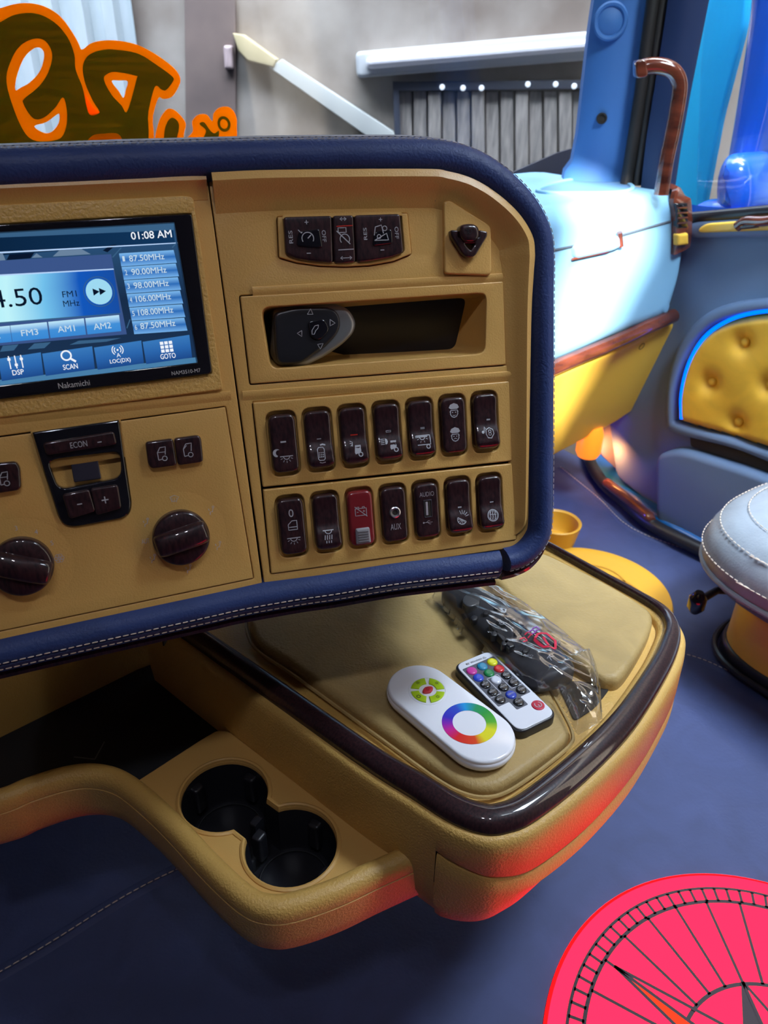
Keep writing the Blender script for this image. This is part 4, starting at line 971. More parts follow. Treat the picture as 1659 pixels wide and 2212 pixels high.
def ic_officer(g):
    for y, sm in ((9.0, 1), (-7.2, -1)):
        g.p([(-3.6, y+3), (-2.6, y+5.0), (0, y+6.0), (2.6, y+5.0), (3.6, y+3), (2.2, y+2.0), (-2.2, y+2.0)])
        g.l([(-2.4, y+1.2), (-2.6, y-1.4), (-1.6, y-3.0), (0, y-3.6), (1.6, y-3.0), (2.6, y-1.4), (2.4, y+1.2), (-2.4, y+1.2)], .6)
        g.d(-1.0, y-.2, .4); g.d(1.0, y-.2, .4); g.l([(-1, y-2.0), (0, y-2.0-.5*sm), (1, y-2.0)], .4); g.l([(-3, y), (-2.4, y+.8)], .6); g.l([(3, y), (2.4, y+.8)], .6)
def ic_music(g):
    g.d(-3.6, -6.6, 1.0); g.l([(-2.8, -6.4), (-2.2, -3.2), (-1.4, -4.6)], .45)
    g.l([(-1.4, -5.2), (1.2, -4.0), (3.6, -5.4), (4.0, -8.2), (2.0, -11), (-.4, -10.6), (-1.6, -8.2), (-1.4, -5.2)], .55); g.c(1.2, -6.4, .9, .4); g.c(1.2, -8.2, .9, .4); g.l([(.2, 1.4), (2.8, 1.4)], 1.0)
def ic_zero(g): g.c(.2, 9, 0.01, .1); g.t('0', 0, 9.2, 5.2, 3.2); g.l([(-2.6, -.2), (-2.6, 1.6), (0, 4.0), (3.2, 4.0), (3.2, -2.0), (-2.6, -2.0), (-2.6, -.2), (3.2, -.2)], .55); g.lamp(.2, -7.6, 2.2, 4.4)
def ic_lamp(g):
    g.l([(-3.6, -5.0), (3.6, -5.0)], .6); g.c(0, -5, 2.2, .5, 180, 360)
    for k in range(4): g.l([(-2.4+1.5*k, -8.0), (-2.8+1.5*k, -11.0)], .6)
    for k in range(3): g.l([(-1.8+1.6*k, -11.6), (-2.0+1.6*k, -13.2)], .5)
def ic_battery(g):
    g.l([(-3.8, 7.0), (-3.8, 2.2), (3.8, 2.2), (3.8, 7.0), (-3.8, 7.0)], .45); g.l([(-2.6, 7.0), (-2.6, 8.0), (-1.2, 8.0), (-1.2, 7.0)], .45); g.l([(1.2, 7.0), (1.2, 8.0), (2.6, 8.0), (2.6, 7.0)], .45); g.l([(-4.0, 8.4), (4.2, 1.2)], .5); g.l([(1.4, 5), (2.8, 5)], .35); g.l([(2.1, 5.7), (2.1, 4.3)], .35); g.l([(-2.8, 4.6), (-1.6, 4.6)], .35)
def ic_citrus(g):
    g.c(.4, -8.6, 3.2, .6, 150, 330); g.l([(-2.4, -7.0), (3.2, -10.2)], .5)
    for a in (170, 205, 240, 275, 310): g.l([(.4, -8.6), (.4+2.8*cos(radians(a)), -8.6+2.8*sin(radians(a)))], .4)
    for a in (15, 38, 61, 84, 107): g.l([(1.0+2.2*cos(radians(a)), -7.2+2.2*sin(radians(a))), (1.0+4.8*cos(radians(a)), -7.2+4.8*sin(radians(a)))], .35)
    g.l([(-1.2, -.4), (1.4, -.4)], .9)
def ic_tree(g):
    g.c(0, -8.4, 3.9, .5); g.c(0, -8.4, 3.2, .3)
    for x in (-1.7, 0, 1.7): g.l([(x-.5, -11), (x, -9), (x-.2, -7.4), (x+.3, -5.6)], .6)
    g.l([(-2.4, -7.4), (2.4, -8.0)], .4); g.l([(-.8, .6), (1.8, .6)], .6)
lab1 = ['dark gloss rocker switch with a crescent moon and lamp symbol', 'dark gloss rocker switch with a hand-held keypad symbol', 'dark gloss rocker switch with a truck and sprayer symbol', 'dark gloss rocker switch with a truck and front beam symbol',
        'dark gloss rocker switch with a trailer and lamp symbol', 'dark gloss rocker switch with two capped officer faces', 'dark gloss rocker switch with a music note and horn symbol']
ics1 = [ic_moon, ic_key, ic_spray, ic_beam, ic_trailer, ic_officer, ic_music]
for i in range(7):
    t, fr, S = rocker(centre(i, row1), 'rocker_switch', lab1[i], 'switch', pressed=(i not in (0, 5)))
    g = Pen(S); ics1[i](g); g.done(t)
t, fr, S = rocker(centre(0, row2), 'rocker_switch', 'dark gloss rocker switch marked 0 with door and lamp symbols', 'switch', False); g = Pen(S); ic_zero(g); g.done(t)
t, fr, S = rocker(centre(1, row2), 'rocker_switch', 'dark gloss rocker switch with a downward shining lamp symbol, beside the red switch', 'switch'); g = Pen(S); ic_lamp(g); g.done(t)
t, fr, S = rocker(centre(2, row2), 'rocker_switch', 'dark red battery cut-off rocker switch with a grey ribbed catch', 'switch', False, RED); g = Pen(S, ICOND); ic_battery(g); g.done(t)
mb = MB(); pillow(mb, fr, densify(rnd([(-5.2*mm, -17.2*mm), (5.2*mm, -17.2*mm), (4.8*mm, -6.4*mm), (-4.8*mm, -6.4*mm)], 1.2*mm), 1.5*mm), .003, .0062, .0012, mat('grey_catch', (.30, .29, .31), .4)); ctc = mb.build('locking_catch', t)
mb = MB()
for k in range(5): plate(mb, fr, rrect(7.2*mm, 1.0*mm, .3*mm, 3, 0, (-8.6-1.7*k)*mm), [], .0058, .0068, .0002, mat('grey_rib', (.18, .17, .19), .4))
mb.build('ribs', ctc)
t, fr, S = rocker(centre(3, row2), 'aux_socket', 'dark gloss socket plate marked AUX with a round metal jack', 'socket', False, group='sockets on the lower switch panel'); g = Pen(S, ICOND); g.t('AUX', 0, -8.4, 4.2, 7.4); g.done(t, 'lettering')
mb = MB(); lathe(mb, fr.sub(0, 1.6*mm), [(3.9*mm, 4*mm), (3.9*mm, 5.2*mm), (3.2*mm, 5.6*mm), (2.0*mm, 5.2*mm), (1.7*mm, 4.0*mm)], SILVER, 32); jk = mb.build('jack_ring', t)
mb = MB(); lathe(mb, fr.sub(0, 1.6*mm), [(1.9*mm, 3.5*mm), (1.9*mm, 4.7*mm), (.2*mm, 4.7*mm)], DARK, 24); mb.build('jack_hole', jk)
t, fr, S = rocker(centre(4, row2), 'usb_socket', 'dark gloss socket plate marked AUDIO with an upright USB port', 'socket', False, group='sockets on the lower switch panel'); g = Pen(S, ICOND); g.t('AUDIO', 0, 11.6, 3.2, 10.4)
g.l([(-3.4, -8.2), (3.0, -8.2)], .3); g.l([(-1.6, -8.2), (0, -7.0), (1.2, -7.0)], .3); g.l([(-.6, -8.2), (.8, -9.4), (1.8, -9.4)], .3); g.d(-3.4, -8.2, .6); g.done(t, 'lettering')
mb = MB(); plate(mb, fr, rrect(5.8*mm, 12.4*mm, .4*mm, 3, .2*mm, 1.4*mm), [rrect(4.6*mm, 11.2*mm, .3*mm, 3, .2*mm, 1.4*mm)], .0035, .0048, .0002, mat('dull_metal', (.10, .10, .12), .4, metal=.8)); mb.build('port_shell', t)
mb = MB(); plate(mb, fr, rrect(4.6*mm, 11.2*mm, .3*mm, 3, .2*mm, 1.4*mm), [], .003, .0044, .0002, DARK); plate(mb, fr, rrect(1.6*mm, 9.4*mm, .3*mm, 3, -.6*mm, 1.6*mm), [], .004, .0047, .0002, ICOND); mb.build('port_contacts', t)
t, fr, S = rocker(centre(5, row2), 'rocker_switch', 'dark gloss rocker switch with a citrus slice and rays symbol', 'switch'); g = Pen(S); ic_citrus(g); g.done(t)
t, fr, S = rocker(centre(6, row2), 'rocker_switch', 'dark gloss rocker switch with a round emblem, last in the lower row', 'switch'); g = Pen(S); ic_tree(g); g.done(t)

# ---------------------------------------------------------------- climate panel
cl = thing('climate_panel', 'yellow climate control panel with dark buttons and two rotary knobs', 'control panel', PL.at(270, 1300, 0))
clus = [(68, 932), (258, 905), (270, 990), (284, 1086), (281, 1108), (265, 1119), (160, 1138), (138, 1134), (127, 1118), (95, 1020)]
mb = MB(); cl_o = ccw([tuple(p) for p in rnd(PL.pp([(-158, 964), (488, 877), (549, 1250), (-158, 1398)]), .001, 3)])
clh = [tuple(p) for p in rnd(PL.pp(clus), [.001, .001, .002, .002, .003, .004, .004, .003, .003, .002], 4)]
KC = [PL.uv(48, 1222, .002), PL.uv(391, 1160, .002)]; DISH = .0285
plate(mb, PL, [tuple(p) for p in inset(cl_o, .0006)], [clh]+[circle(DISH, 48, *c) for c in KC], -.0035, .0006, .0006, YEL)
for c in KC:   # shallow concave dishes round the knobs
    lathe(mb, PL.sub(*c), [(DISH+.0004, .0006), (DISH-.0004, .0004), (DISH-.003, -.0010), (DISH-.007, -.0036), (DISH-.011, -.0052), (.001, -.0056)], YEL, 72)
mb.build('panel_plate', cl)
mb = MB(); plate(mb, PL, [tuple(p) for p in inset(ccw(clh), .0004)], [rnd(PL.pp([(105, 1000), (118, 992), (250, 976), (260, 984), (262, 1022), (252, 1034), (138, 1056), (124, 1050)], .003), .003)], -.006, .003, .0012, BGLOSS); kb = mb.build('button_cluster', cl)
mb = MB(); pillow(mb, PL, rnd(PL.pp([(102, 996), (118, 988), (252, 972), (264, 980), (266, 1026), (254, 1038), (136, 1060), (120, 1054)], -.003), .003), -.008, lambda u, v: -.003, .001, YEL); mb.build('slot_floor', kb)
mb = MB(); pillow(mb, PL, rnd(PL.pp([(151, 992), (210, 986), (219, 1034), (160, 1042)], .0), .001), -.004, .0005, .0006, mat('smoked_window', (.035, .032, .05), .25)); mb.build('sensor_window', kb)
eb = cbtn([(92, 957), (246, 932), (253, 960), (100, 984)], 'econ_button', .0065, WOOD, .002, PL, kb, .0012, 0)
mb = MB(); ptext(mb, PL, 'ECON', 170, 960, 13, .0068, ICON, 37); ptext(mb, PL, '-', 215, 955, 2, .0068, ICON, 9); mb.build('lettering', eb, normals=False)
m1 = cbtn([(134, 1069), (193, 1057), (207, 1105), (150, 1122)], 'minus_button', .0065, WOOD, .002, PL, kb, .0012, 0)
mb = MB(); ptext(mb, PL, '-', 172, 1089, 2.5, .0068, ICON, 11); mb.build('symbol', m1, normals=False)
p1 = cbtn([(195, 1056), (255, 1047), (263, 1098), (208, 1114)], 'plus_button', .0065, WOOD, .002, PL, kb, .0012, 0)
mb = MB(); ptext(mb, PL, '+', 227, 1080, 15, .0068, ICON, 15); mb.build('symbol', p1, normals=False)
def veh(mb, px, py, h, k=1.0, crossed=False):
    S = _sf(PL, h); q = lambda L: PL.pp([(px+a*k, py+b*k) for a, b in L], h)
    stroke(mb, S, q([(-6, 14), (-9, -2), (-4, -13), (8, -15), (8, 2)]), .0005, ICON); stroke(mb, S, q([(-9, -2), (8, -4)] if not crossed else [(-8, -2), (-2, -10)]), .0004, ICON)
    c = PL.uv(px+7*k, py+10*k, h); ringp(mb, S, *c, .0014*k, .0005, ICON); stroke(mb, S, q([(-6, 14), (1, 12)]), .0005, ICON)
r1 = cbtn([(314, 955), (374, 947), (383, 1006), (327, 1013), (320, 1003)], 'air_button', .005, WOOD, .0022, PL, cl, .0015, 0); mb = MB(); veh(mb, 349, 980, .0053); mb.build('symbol', r1, normals=False)
r2 = cbtn([(376, 947), (428, 940), (435, 946), (440, 998), (385, 1006)], 'air_button', .005, WOOD, .0022, PL, cl, .0015, 0); mb = MB(); veh(mb, 405, 972, .0053, 1, True); mb.build('symbol', r2, normals=False)
r3 = cbtn([(-40, 1004), (34, 997), (43, 1010), (45, 1054), (38, 1060), (-30, 1070)], 'air_button', .005, WOOD, .0022, PL, cl, .0015, 0); mb = MB(); veh(mb, 8, 1034, .0053); mb.build('symbol', r3, normals=False)
def knob(c, rot, nm):
    fr = PL.sub(*c, rot); mb = MB(); R_ = 17.6*mm
    lathe(mb, fr, [(R_, -6*mm), (R_, 5.5*mm), (R_-.5*mm, 7*mm), (R_-2*mm, 8*mm), (R_*.5, 8.6*mm), (.2*mm, 8.8*mm)], WOOD, 72); k = mb.build(nm, cl)
    mb = MB(); bar = densify(rnd([(-16.4*mm, -6.5*mm), (-12*mm, -7.6*mm), (12*mm, -7.6*mm), (16.4*mm, -6.5*mm), (16.4*mm, 6.5*mm), (12*mm, 7.6*mm), (-12*mm, 7.6*mm), (-16.4*mm, 6.5*mm)], 2*mm), 2*mm)
    pillow(mb, fr, bar, 7*mm, lambda u, v: .0148-60*v*v*.8-8*u*u, 2.6*mm, WOOD, steps=5, inner=6); g = mb.build('grip_bar', k)
    mb = MB(); S = _sf(fr, lambda u, v: .0150-60*v*v*.8-8*u*u-.0006); stroke(mb, S, [(-13*mm, -2*mm), (-13*mm, 2*mm)], .0007, ICON); mb.build('pointer_mark', g, normals=False)
knob(KC[0], radians(-24), 'fan_knob'); knob(KC[1], radians(9), 'air_direction_knob')
mb = MB(); h = .0009; ICOND = mat('dial_print', (0.50, 0.45, 0.46), 0.5)
ptext(mb, PL, '3', 35, 1141, 10, h, ICOND); ptext(mb, PL, '4', 78, 1149, 10, h, ICOND); ptext(mb, PL, '5', 112, 1173, 10, h, ICOND)
c_ = PL.uv(128, 1206, h)
for k in range(6): ringp(mb, _sf(PL, h), c_[0]+.0016*cos(k*pi/3), c_[1]+.0016*sin(k*pi/3), .0011, .0003, ICOND)
mb.build('fan_dial_symbols', cl, normals=False); mb = MB(); ptext(mb, PL, 'AUT', 314, 1169, 10, h, ICOND, 17)
S = _sf(PL, h+.0002)
def st_(L, w=.0004): stroke(mb, S, PL.pp(L, h), w, ICOND)
st_([(367, 1074), (376, 1070), (386, 1073), (381, 1082), (371, 1083), (367, 1074)])
for x in (371, 376, 381): st_([(x, 1085), (x+1, 1079), (x, 1075)], .0003)
def person_seat(px, py, k=1.0):
    st_([(px-5*k, py-5*k), (px-3*k, py-1*k)], .0005); st_([(px+5*k, py-6*k), (px+4*k, py+1*k), (px-1*k, py+2*k), (px-1*k, py+8*k)], .0005); c = PL.uv(px+5*k, py-9*k, h); ringp(mb, S, *c, .0006, .0004, ICOND)
for x, y in ((455, 1104), (470, 1180), (406, 1230), (329, 1208), (314, 1130)): person_seat(x, y)
mb.build('air_dial_symbols', cl, normals=False); ICOND = MATS['icon_print_dim']

# ---------------------------------------------------------------- stereo with touchscreen
cst = thing('car_stereo', 'black car stereo with a lit blue touchscreen showing the radio menu', 'car stereo', PL.at(230, 830, 0))
mb = MB(); bz_o = [(-155, 495), (408, 463), (414, 466), (457, 800), (453, 807), (-155, 881)]
bz_i = [(-150, 511), (376, 481), (426, 783), (-150, 850)]
plate(mb, PL, rnd(PL.pp(bz_o, .004), .0012), [rnd(PL.pp(bz_i, .004), .0005)], -.004, .0055, .0007, BGLOSS); bz = mb.build('bezel', cst)
mb = MB(); ptext(mb, PL, 'Nakamichi', 160, 830, 12, .0057, mat('silver_print', (.5, .5, .5), .4), 69); mb.build('brand_lettering', bz, normals=False); mb = MB(); ptext(mb, PL, 'NAM3510-M7', 402, 803, 8, .0057, MATS['silver_print'], 63); mb.build('model_lettering', bz, normals=False)
mb = MB()
B0 = emis('screen_navy', (0.012, 0.035, 0.085), 1.0, [(0.010, 0.028, 0.07), (0.03, .10, .22)], 1)
scr_h = .0025
def quad(px, m, h, grad=True):
    q = [PL.at(x, y, h) for x, y in px]; mb.add(q, [[0, 1, 2, 3]], m, [(0, 0), (1, 0), (1, 1), (0, 1)])
# order: bottom-left, bottom-right, top-right, top-left
quad([(-152, 852), (428, 784), (377, 479), (-152, 509)], B0, .0010)
quad([(-152, 519), (375, 497), (377, 479), (-152, 509)], emis('screen_steel', srgb(60, 100, 135), 1), .0014)
quad([(-152, 563), (378, 523), (374, 497), (-152, 520)], emis('screen_top', srgb(8, 30, 55), 1, [srgb(18, 55, 92)], 0), .0014)
q_ = emis('screen_line', srgb(190, 220, 255), 1); quad([(-152, 556), (380, 526), (380, 524), (-152, 552)], q_, .0017)
quad([(-152, 850), (424, 784), (422, 772), (-152, 838)], emis('screen_steel_low', srgb(75, 130, 170), 1), .0014)
SB1 = emis('screen_btn_list', srgb(120, 180, 235), 1, [srgb(45, 110, 185), srgb(130, 190, 240)], 1)
SB2 = emis('screen_btn_low', srgb(30, 75, 140), 1, [srgb(45, 105, 175), srgb(60, 125, 190)], 1)
SB3 = emis('screen_btn_band', srgb(60, 140, 215), 1, [srgb(70, 150, 220), srgb(200, 240, 255)], 1)
WHT = emis('screen_white', (.95, .97, 1), 1.0); CRM = emis('screen_cream', srgb(205, 225, 235), 1.0); BLK = emis('screen_black', srgb(8, 22, 42), 1.0)
FC = emis('screen_facet', srgb(110, 135, 160), 1); FD = emis('screen_facet_dark', srgb(8, 22, 45), 1)
for L in ([(0, 563), (12, 562), (6, 548), (-14, 550)], [(68, 557), (92, 556), (80, 548), (79, 547)], [(114, 554), (150, 552), (142, 540), (128, 541)], [(150, 552), (196, 549), (176, 538), (142, 540)]): quad(L, FC, .0015)
for L in ([(14, 562), (66, 558), (74, 546), (20, 550)], [(232, 545), (252, 528), (240, 529), (222, 541)]): quad(L, FD, .0015)
for L in ([(0, 760), (30, 757), (40, 744), (6, 747)], [(60, 755), (96, 752), (110, 739), (74, 742)], [(150, 745), (230, 738), (262, 730), (170, 736)]): quad(L, MATS['screen_steel'], .0017)
quad([(-152, 760), (274, 722), (240, 549), (-152, 572)], emis('screen_card', srgb(62, 88, 140), 1), .0016)
quad([(-152, 711), (260, 676), (245, 582), (-152, 604)], emis('screen_card_mid', srgb(170, 245, 255), 1, [srgb(170, 245, 255), srgb(200, 252, 255), srgb(120, 200, 240), srgb(20, 90, 190), srgb(25, 80, 165)], 0), .0019)
quad([(-152, 604.5), (246, 582.5), (245, 580), (-152, 601)], q_, .0021); quad([(-152, 711), (261, 678), (260, 676), (-152, 708)], MATS['screen_steel'], .0021)
for i, (x0, x1) in enumerate(((-60, 22), (22, 102), (104, 182), (184, 258))):
    yb = lambda x: 741-(x)*.098; xl, xr = x0+5, x1+4
    quad([(xl, yb(xl)), (xr, yb(xr)), (xr-5, yb(xr)-35), (xl-5, yb(xl)-35)], SB3, .0021)
rows = ['1  87.50MHz', '2  90.00MHz', '3  98.00MHz', '4 106.00MHz', '5 108.00MHz', '6  87.50MHz']
for i, s_ in enumerate(rows):
    y = 562+29.3*i; x = 258+5.6*i
    quad([(x+4, y+13.5), (x+124-1*i, y+5.5), (x+117-1*i, y-22), (x-1, y-14.5)], SB1, .0019)
LWB = [(-90, -8), (-2, 92), (93, 203), (205, 309), (310, 413)]
for i, (x0, x1) in enumerate(LWB):
    y = lambda x: 829-x*.118
    quad([(x0+6, y(x0)+ -6), (x1+2, y(x1)-8), (x1-4, y(x1)-57), (x0-2, y(x0)-54)], SB2, .0019)
quad([(-152, 600), (-151, 600), (-151, 599), (-152, 599)], WHT, .002)
# frame accents
for L in ([(243, 556), (262, 535)], [(274, 709), (281, 690)], [(372, 535), (380, 526)], [(375, 484), (383, 477)]):
    stroke(mb, _sf(PL, .0022), PL.pp(L, .0022), .0006, MATS['screen_steel'])
H_ = .0024
ptext(mb, PL, '01:08 AM', 327, 507, 16, H_, WHT, 88, 0, .00006)
ptext(mb, PL, '4.50', 36, 643, 38, H_, BLK, 112); ptext(mb, PL, 'FM1', 150, 635, 13, H_, BLK, 31); ptext(mb, PL, 'MHz', 154, 655, 13, H_, BLK, 35)
for s_, x, y, w in (('FM3', 64, 718, 37), ('AM1', 143, 710, 37), ('AM2', 221, 704, 38), ('FM2', -18, 726, 36)): ptext(mb, PL, s_, x, y, 13, H_, CRM, w, 0, .00004)
for i, s_ in enumerate(rows):
    ptext(mb, PL, s_[0], 267+5.3*i, 559+29.6*i, 11, H_, CRM, 5, 0, .00002); ptext(mb, PL, s_[2:].strip(), 317+4.8*i, 556+29.0*i, 13, H_, CRM, 76, 0, .00004)
for s_, x, y, w in (('DSP', 39, 804, 25), ('SCAN', 152, 792, 32), ('LOC(DX)', 260, 780, 45), ('GOTO', 363, 769, 33)): ptext(mb, PL, s_, x, y, 11, H_, WHT, w, 0, .00003)
c_ = PL.uv(214, 630, H_); S = _sf(PL, H_)
poly(mb, S, [(c_[0]+.0072*cos(2*pi*k/32), c_[1]+.0072*sin(2*pi*k/32)) for k in range(32)], emis('screen_knob', srgb(165, 225, 245), 1)); ringp(mb, S, *c_, .0083, .0004, MATS['screen_steel'])
S3 = _sf(PL, .0027)
for dx in (-.0033, .0002): poly(mb, S3, [(c_[0]+dx, c_[1]+.0020), (c_[0]+dx+.0036, c_[1]), (c_[0]+dx, c_[1]-.0020)], BLK)
c_ = PL.uv(143, 768, H_); ringp(mb, S, *c_, .0026, .0009, WHT); stroke(mb, S, [(c_[0]+.0019, c_[1]-.0019), (c_[0]+.0046, c_[1]-.0040)], .0012, WHT)
c_ = PL.uv(360, 749, H_)
for i in range(3):
    for j in range(3):
        a, b = c_[0]+(i-1)*.0026, c_[1]+(j-1)*.0023; poly(mb, S, [(a-.0010, b-.0009), (a+.0010, b-.0009), (a+.0010, b+.0009), (a-.0010, b+.0009)], WHT)
c_ = PL.uv(254, 756, H_); poly(mb, S, [(c_[0]+.0006*cos(k), c_[1]+.0006*sin(k)) for k in range(6)], WHT)
for r in (.0019, .0031): 
    ringp(mb, S, *c_, r, .0005, WHT, -50, 50, 10); ringp(mb, S, *c_, r, .0005, WHT, 130, 230, 10)
ptext(mb, PL, 'A', 256, 767, 9, H_, WHT)
c_ = PL.uv(34, 782, H_)
for i, dy in enumerate((.0018, -.0016, .0014)):
    x = c_[0]+(i-1)*.0032; stroke(mb, S, [(x, c_[1]+.0036), (x, c_[1]-.0036)], .0006, WHT); stroke(mb, S, [(x-.0008, c_[1]+dy), (x+.0008, c_[1]+dy)], .0014, WHT)
mb.build('screen', cst, normals=False)
# thin front glass
mb = MB(); plate(mb, PL, rnd(PL.pp([(-152, 509), (377, 479), (428, 785), (-152, 853)], .004), .0004), [], .0030, .0040, .0003, glass('screen_glass', (.97, .98, 1), .02)); mb.build('screen_glass', cst)

# ================================================================== CENTRE CONSOLE: tray, cup holder shelf, bin
con = thing('centre_console', 'yellow centre console with dark gloss trim, leather tray and twin cup holders', 'console', V((.05, .42, .21)))
TT = hor(.345)
trim_c = [(330, 1296), (435, 1370), (600, 1484), (800, 1623), (905, 1686), (985, 1734), (1045, 1755), (1085, 1754), (1140, 1731), (1243, 1651), (1349, 1546), (1423, 1437), (1450, 1380), (1455, 1345), (1436, 1314), (1390, 1284), (1290, 1230), (1195, 1178), (1120, 1140)]
tw = [.95, .95, .98, .98, 1.05, 1.1, 1.15, 1.15, 1.15, 1.18, 1.1, 1.0, .95, .8, .65, .5, .45, .42, .42]
tp_ = smooth([TT.at(x, y) for x, y in trim_c], False, 6)
ts = []
for i in range(len(tp_)):
    t = i/6; k = min(int(t), len(tw)-2); s_ = tw[k]+(tw[k+1]-tw[k])*(t-k); ts.append((s_, 1))
TPROF = [(-9, -14), (-9, -3), (-7.6, .2), (-4, 2.6), (0, 3.0), (4.5, 1.4), (7.6, -2), (9, -6.5), (9.2, -14)]
TPROF = [(a*mm, b*mm-.001) for a, b in TPROF]
mb = MB(); tr = sweep(mb, tp_, UP, TPROF, WOOD, scale=ts); mb.build('gloss_trim', con, sharp=60)
outer = [r[8] for r in tr]; inner = [r[0] for r in tr]
# body side: lofted skirt under the trim
def seam_k(): 
    best = min(range(len(outer)), key=lambda i: (outer[i]-hor(.335).at(975, 1748)).length); return best
ks = seam_k(); nO = len(outer)
def side(i):
    a = outer[max(0, i-1)]; b = outer[min(nO-1, i+1)]; t = (b-a); t.z = 0; return t.normalized().cross(UP)
def zbot(i):
    if i <= ks: return .215
    t = min(1, (i-ks)/26); return .212+.04*t
def zseam(i): 
    t = max(0, min(1, (i-ks)/26)); return .306-.022*t
sd = [side(i) for i in range(nO)]
mb = MB(); A_, mid_, L1, L2 = [], [], [], []
def ringat(idx, spec):
    return [[V((outer[i].x, outer[i].y, 0))+sd[i]*o(i)+UP*z(i) for i in idx] for o, z in spec]
ia = list(range(0, ks+1)); ib = list(range(ks, nO))
top_spec = [(lambda i: -.014, lambda i: .330), (lambda i: -.0005, lambda i: .3345), (lambda i: .003, lambda i: .3340), (lambda i: .0055, lambda i: .330), (lambda i: .0065, lambda i: .322)]
mb.ring_loft(ringat(ia, top_spec+[(lambda i: .0065, lambda i: .27), (lambda i: .004, lambda i: .24), (lambda i: -.004, lambda i: .218), (lambda i: -.03, lambda i: .214)]), YELG, False, False, False)
mb.ring_loft(ringat(ib, top_spec+[(lambda i: .0075, lambda i: zseam(i)+.002), (lambda i: .0065, lambda i: zseam(i)+.0005), (lambda i: .002, lambda i: zseam(i))]), YELG, False, False, False)
mb.build('body', con, sharp=60)
ic = list(range(ks, nO))
mb = MB(); rg = ringat(ic, [(lambda i: .0015, lambda i: zseam(i)-.0002), (lambda i: .0055, lambda i: zseam(i)-.0006), (lambda i: .0072, lambda i: zseam(i)-.003), (lambda i: .0080, lambda i: zseam(i)-.02), (lambda i: .0070, lambda i: zbot(i)+.03), (lambda i: .003, lambda i: zbot(i)+.012), (lambda i: -.005, lambda i: zbot(i)+.002), (lambda i: -.03, lambda i: zbot(i))])
# step the panel's first edge in by a hair: shut line
for r_ in rg: r_[0] = r_[0]+(r_[1]-r_[0])*.22
mb.ring_loft(rg, YELG, False, False, False); mb.build('skirt_panel', con, sharp=60)
# underside
mb = MB(); ub = [V((outer[i].x, outer[i].y, 0))-sd[i]*.02+UP*.222 for i in range(nO)]
mb.add(ub+[p+UP*.01 for p in ub], [list(range(nO)), list(range(nO, 2*nO))]+[[i, i+1, nO+i+1, nO+i] for i in range(nO-1)]+[[nO-1, 0, nO, 2*nO-1]], DARK); mb.build('underside', con)
# tray floor and inner lip
mb = MB(); tf = [V((p.x, p.y, 0))+sd[i]*-.0*mm for i, p in enumerate(inner)]
mb.add([p+UP*.3300 for p in tf]+[p+UP*.322 for p in tf], [list(range(nO)), list(range(nO, 2*nO))]+[[i, i+1, nO+i+1, nO+i] for i in range(nO-1)]+[[nO-1, 0, nO, 2*nO-1]], YELG); mb.build('tray_floor', con)
mb = MB(); sweep(mb, [V((p.x, p.y, .333)) for p in inner], UP, [(-6*mm, -4*mm), (-5.4*mm, 0), (-4*mm, 2.6*mm), (-1.5*mm, 4.4*mm), (1*mm, 5.0*mm), (1*mm, -4*mm)], YELG); mb.build('inner_lip', con)
# mats
MA = hor(.342)
matA = [(548, 1372), (640, 1441), (800, 1556), (900, 1628), (955, 1666), (1000, 1690), (1045, 1700), (1090, 1690), (1150, 1652), (1205, 1610), (1226, 1590), (1230, 1574), (1216, 1540), (1170, 1460), (1110, 1380), (1040, 1300), (960, 1215), (880, 1180), (700, 1210), (560, 1290)]
def matH(u, v): return 0.0006*sin(u*60)*cos(v*50)
mb = MB(); pillow(mb, MA, [tuple(p) for p in smooth(MA.pp(matA), True, 5)], -.012, matH, .006, YMAT, steps=5, inner=6); mb.build('leather_mat', con, sharp=60)
mb = MB(); oa = ccw([tuple(p) for p in smooth(MA.pp(matA), True, 5)])
tube(mb, [MA.w(p[0], p[1], -.007) for p in inset(oa, -.0035)], .0016, YMAT, 6, True); mb.build('mat_piping', con)
matB = [(1090, 1190), (1165, 1195), (1230, 1222), (1320, 1268), (1392, 1312), (1408, 1330), (1408, 1352), (1392, 1390), (1362, 1440), (1340, 1466), (1320, 1470), (1290, 1462), (1230, 1420), (1160, 1350), (1090, 1280), (1040, 1220)]
mb = MB(); pillow(mb, MA, [tuple(p) for p in smooth(MA.pp(matB), True, 5)], -.012, lambda u, v: .003+matH(u, v), .007, YMAT, steps=5, inner=6); mb.build('leather_mat', con, sharp=60)
mb = MB(); plate(mb, hor(.3305), rnd(hor(.3305).pp([(1200, 1470), (1270, 1475), (1318, 1488), (1285, 1530), (1240, 1560), (1228, 1530)]), .006), [], 0, .0012, .0004, DARK); mb.build('gap_shade_plate', con)  # thin dark sheet, its colour stands for shade deep between the mats

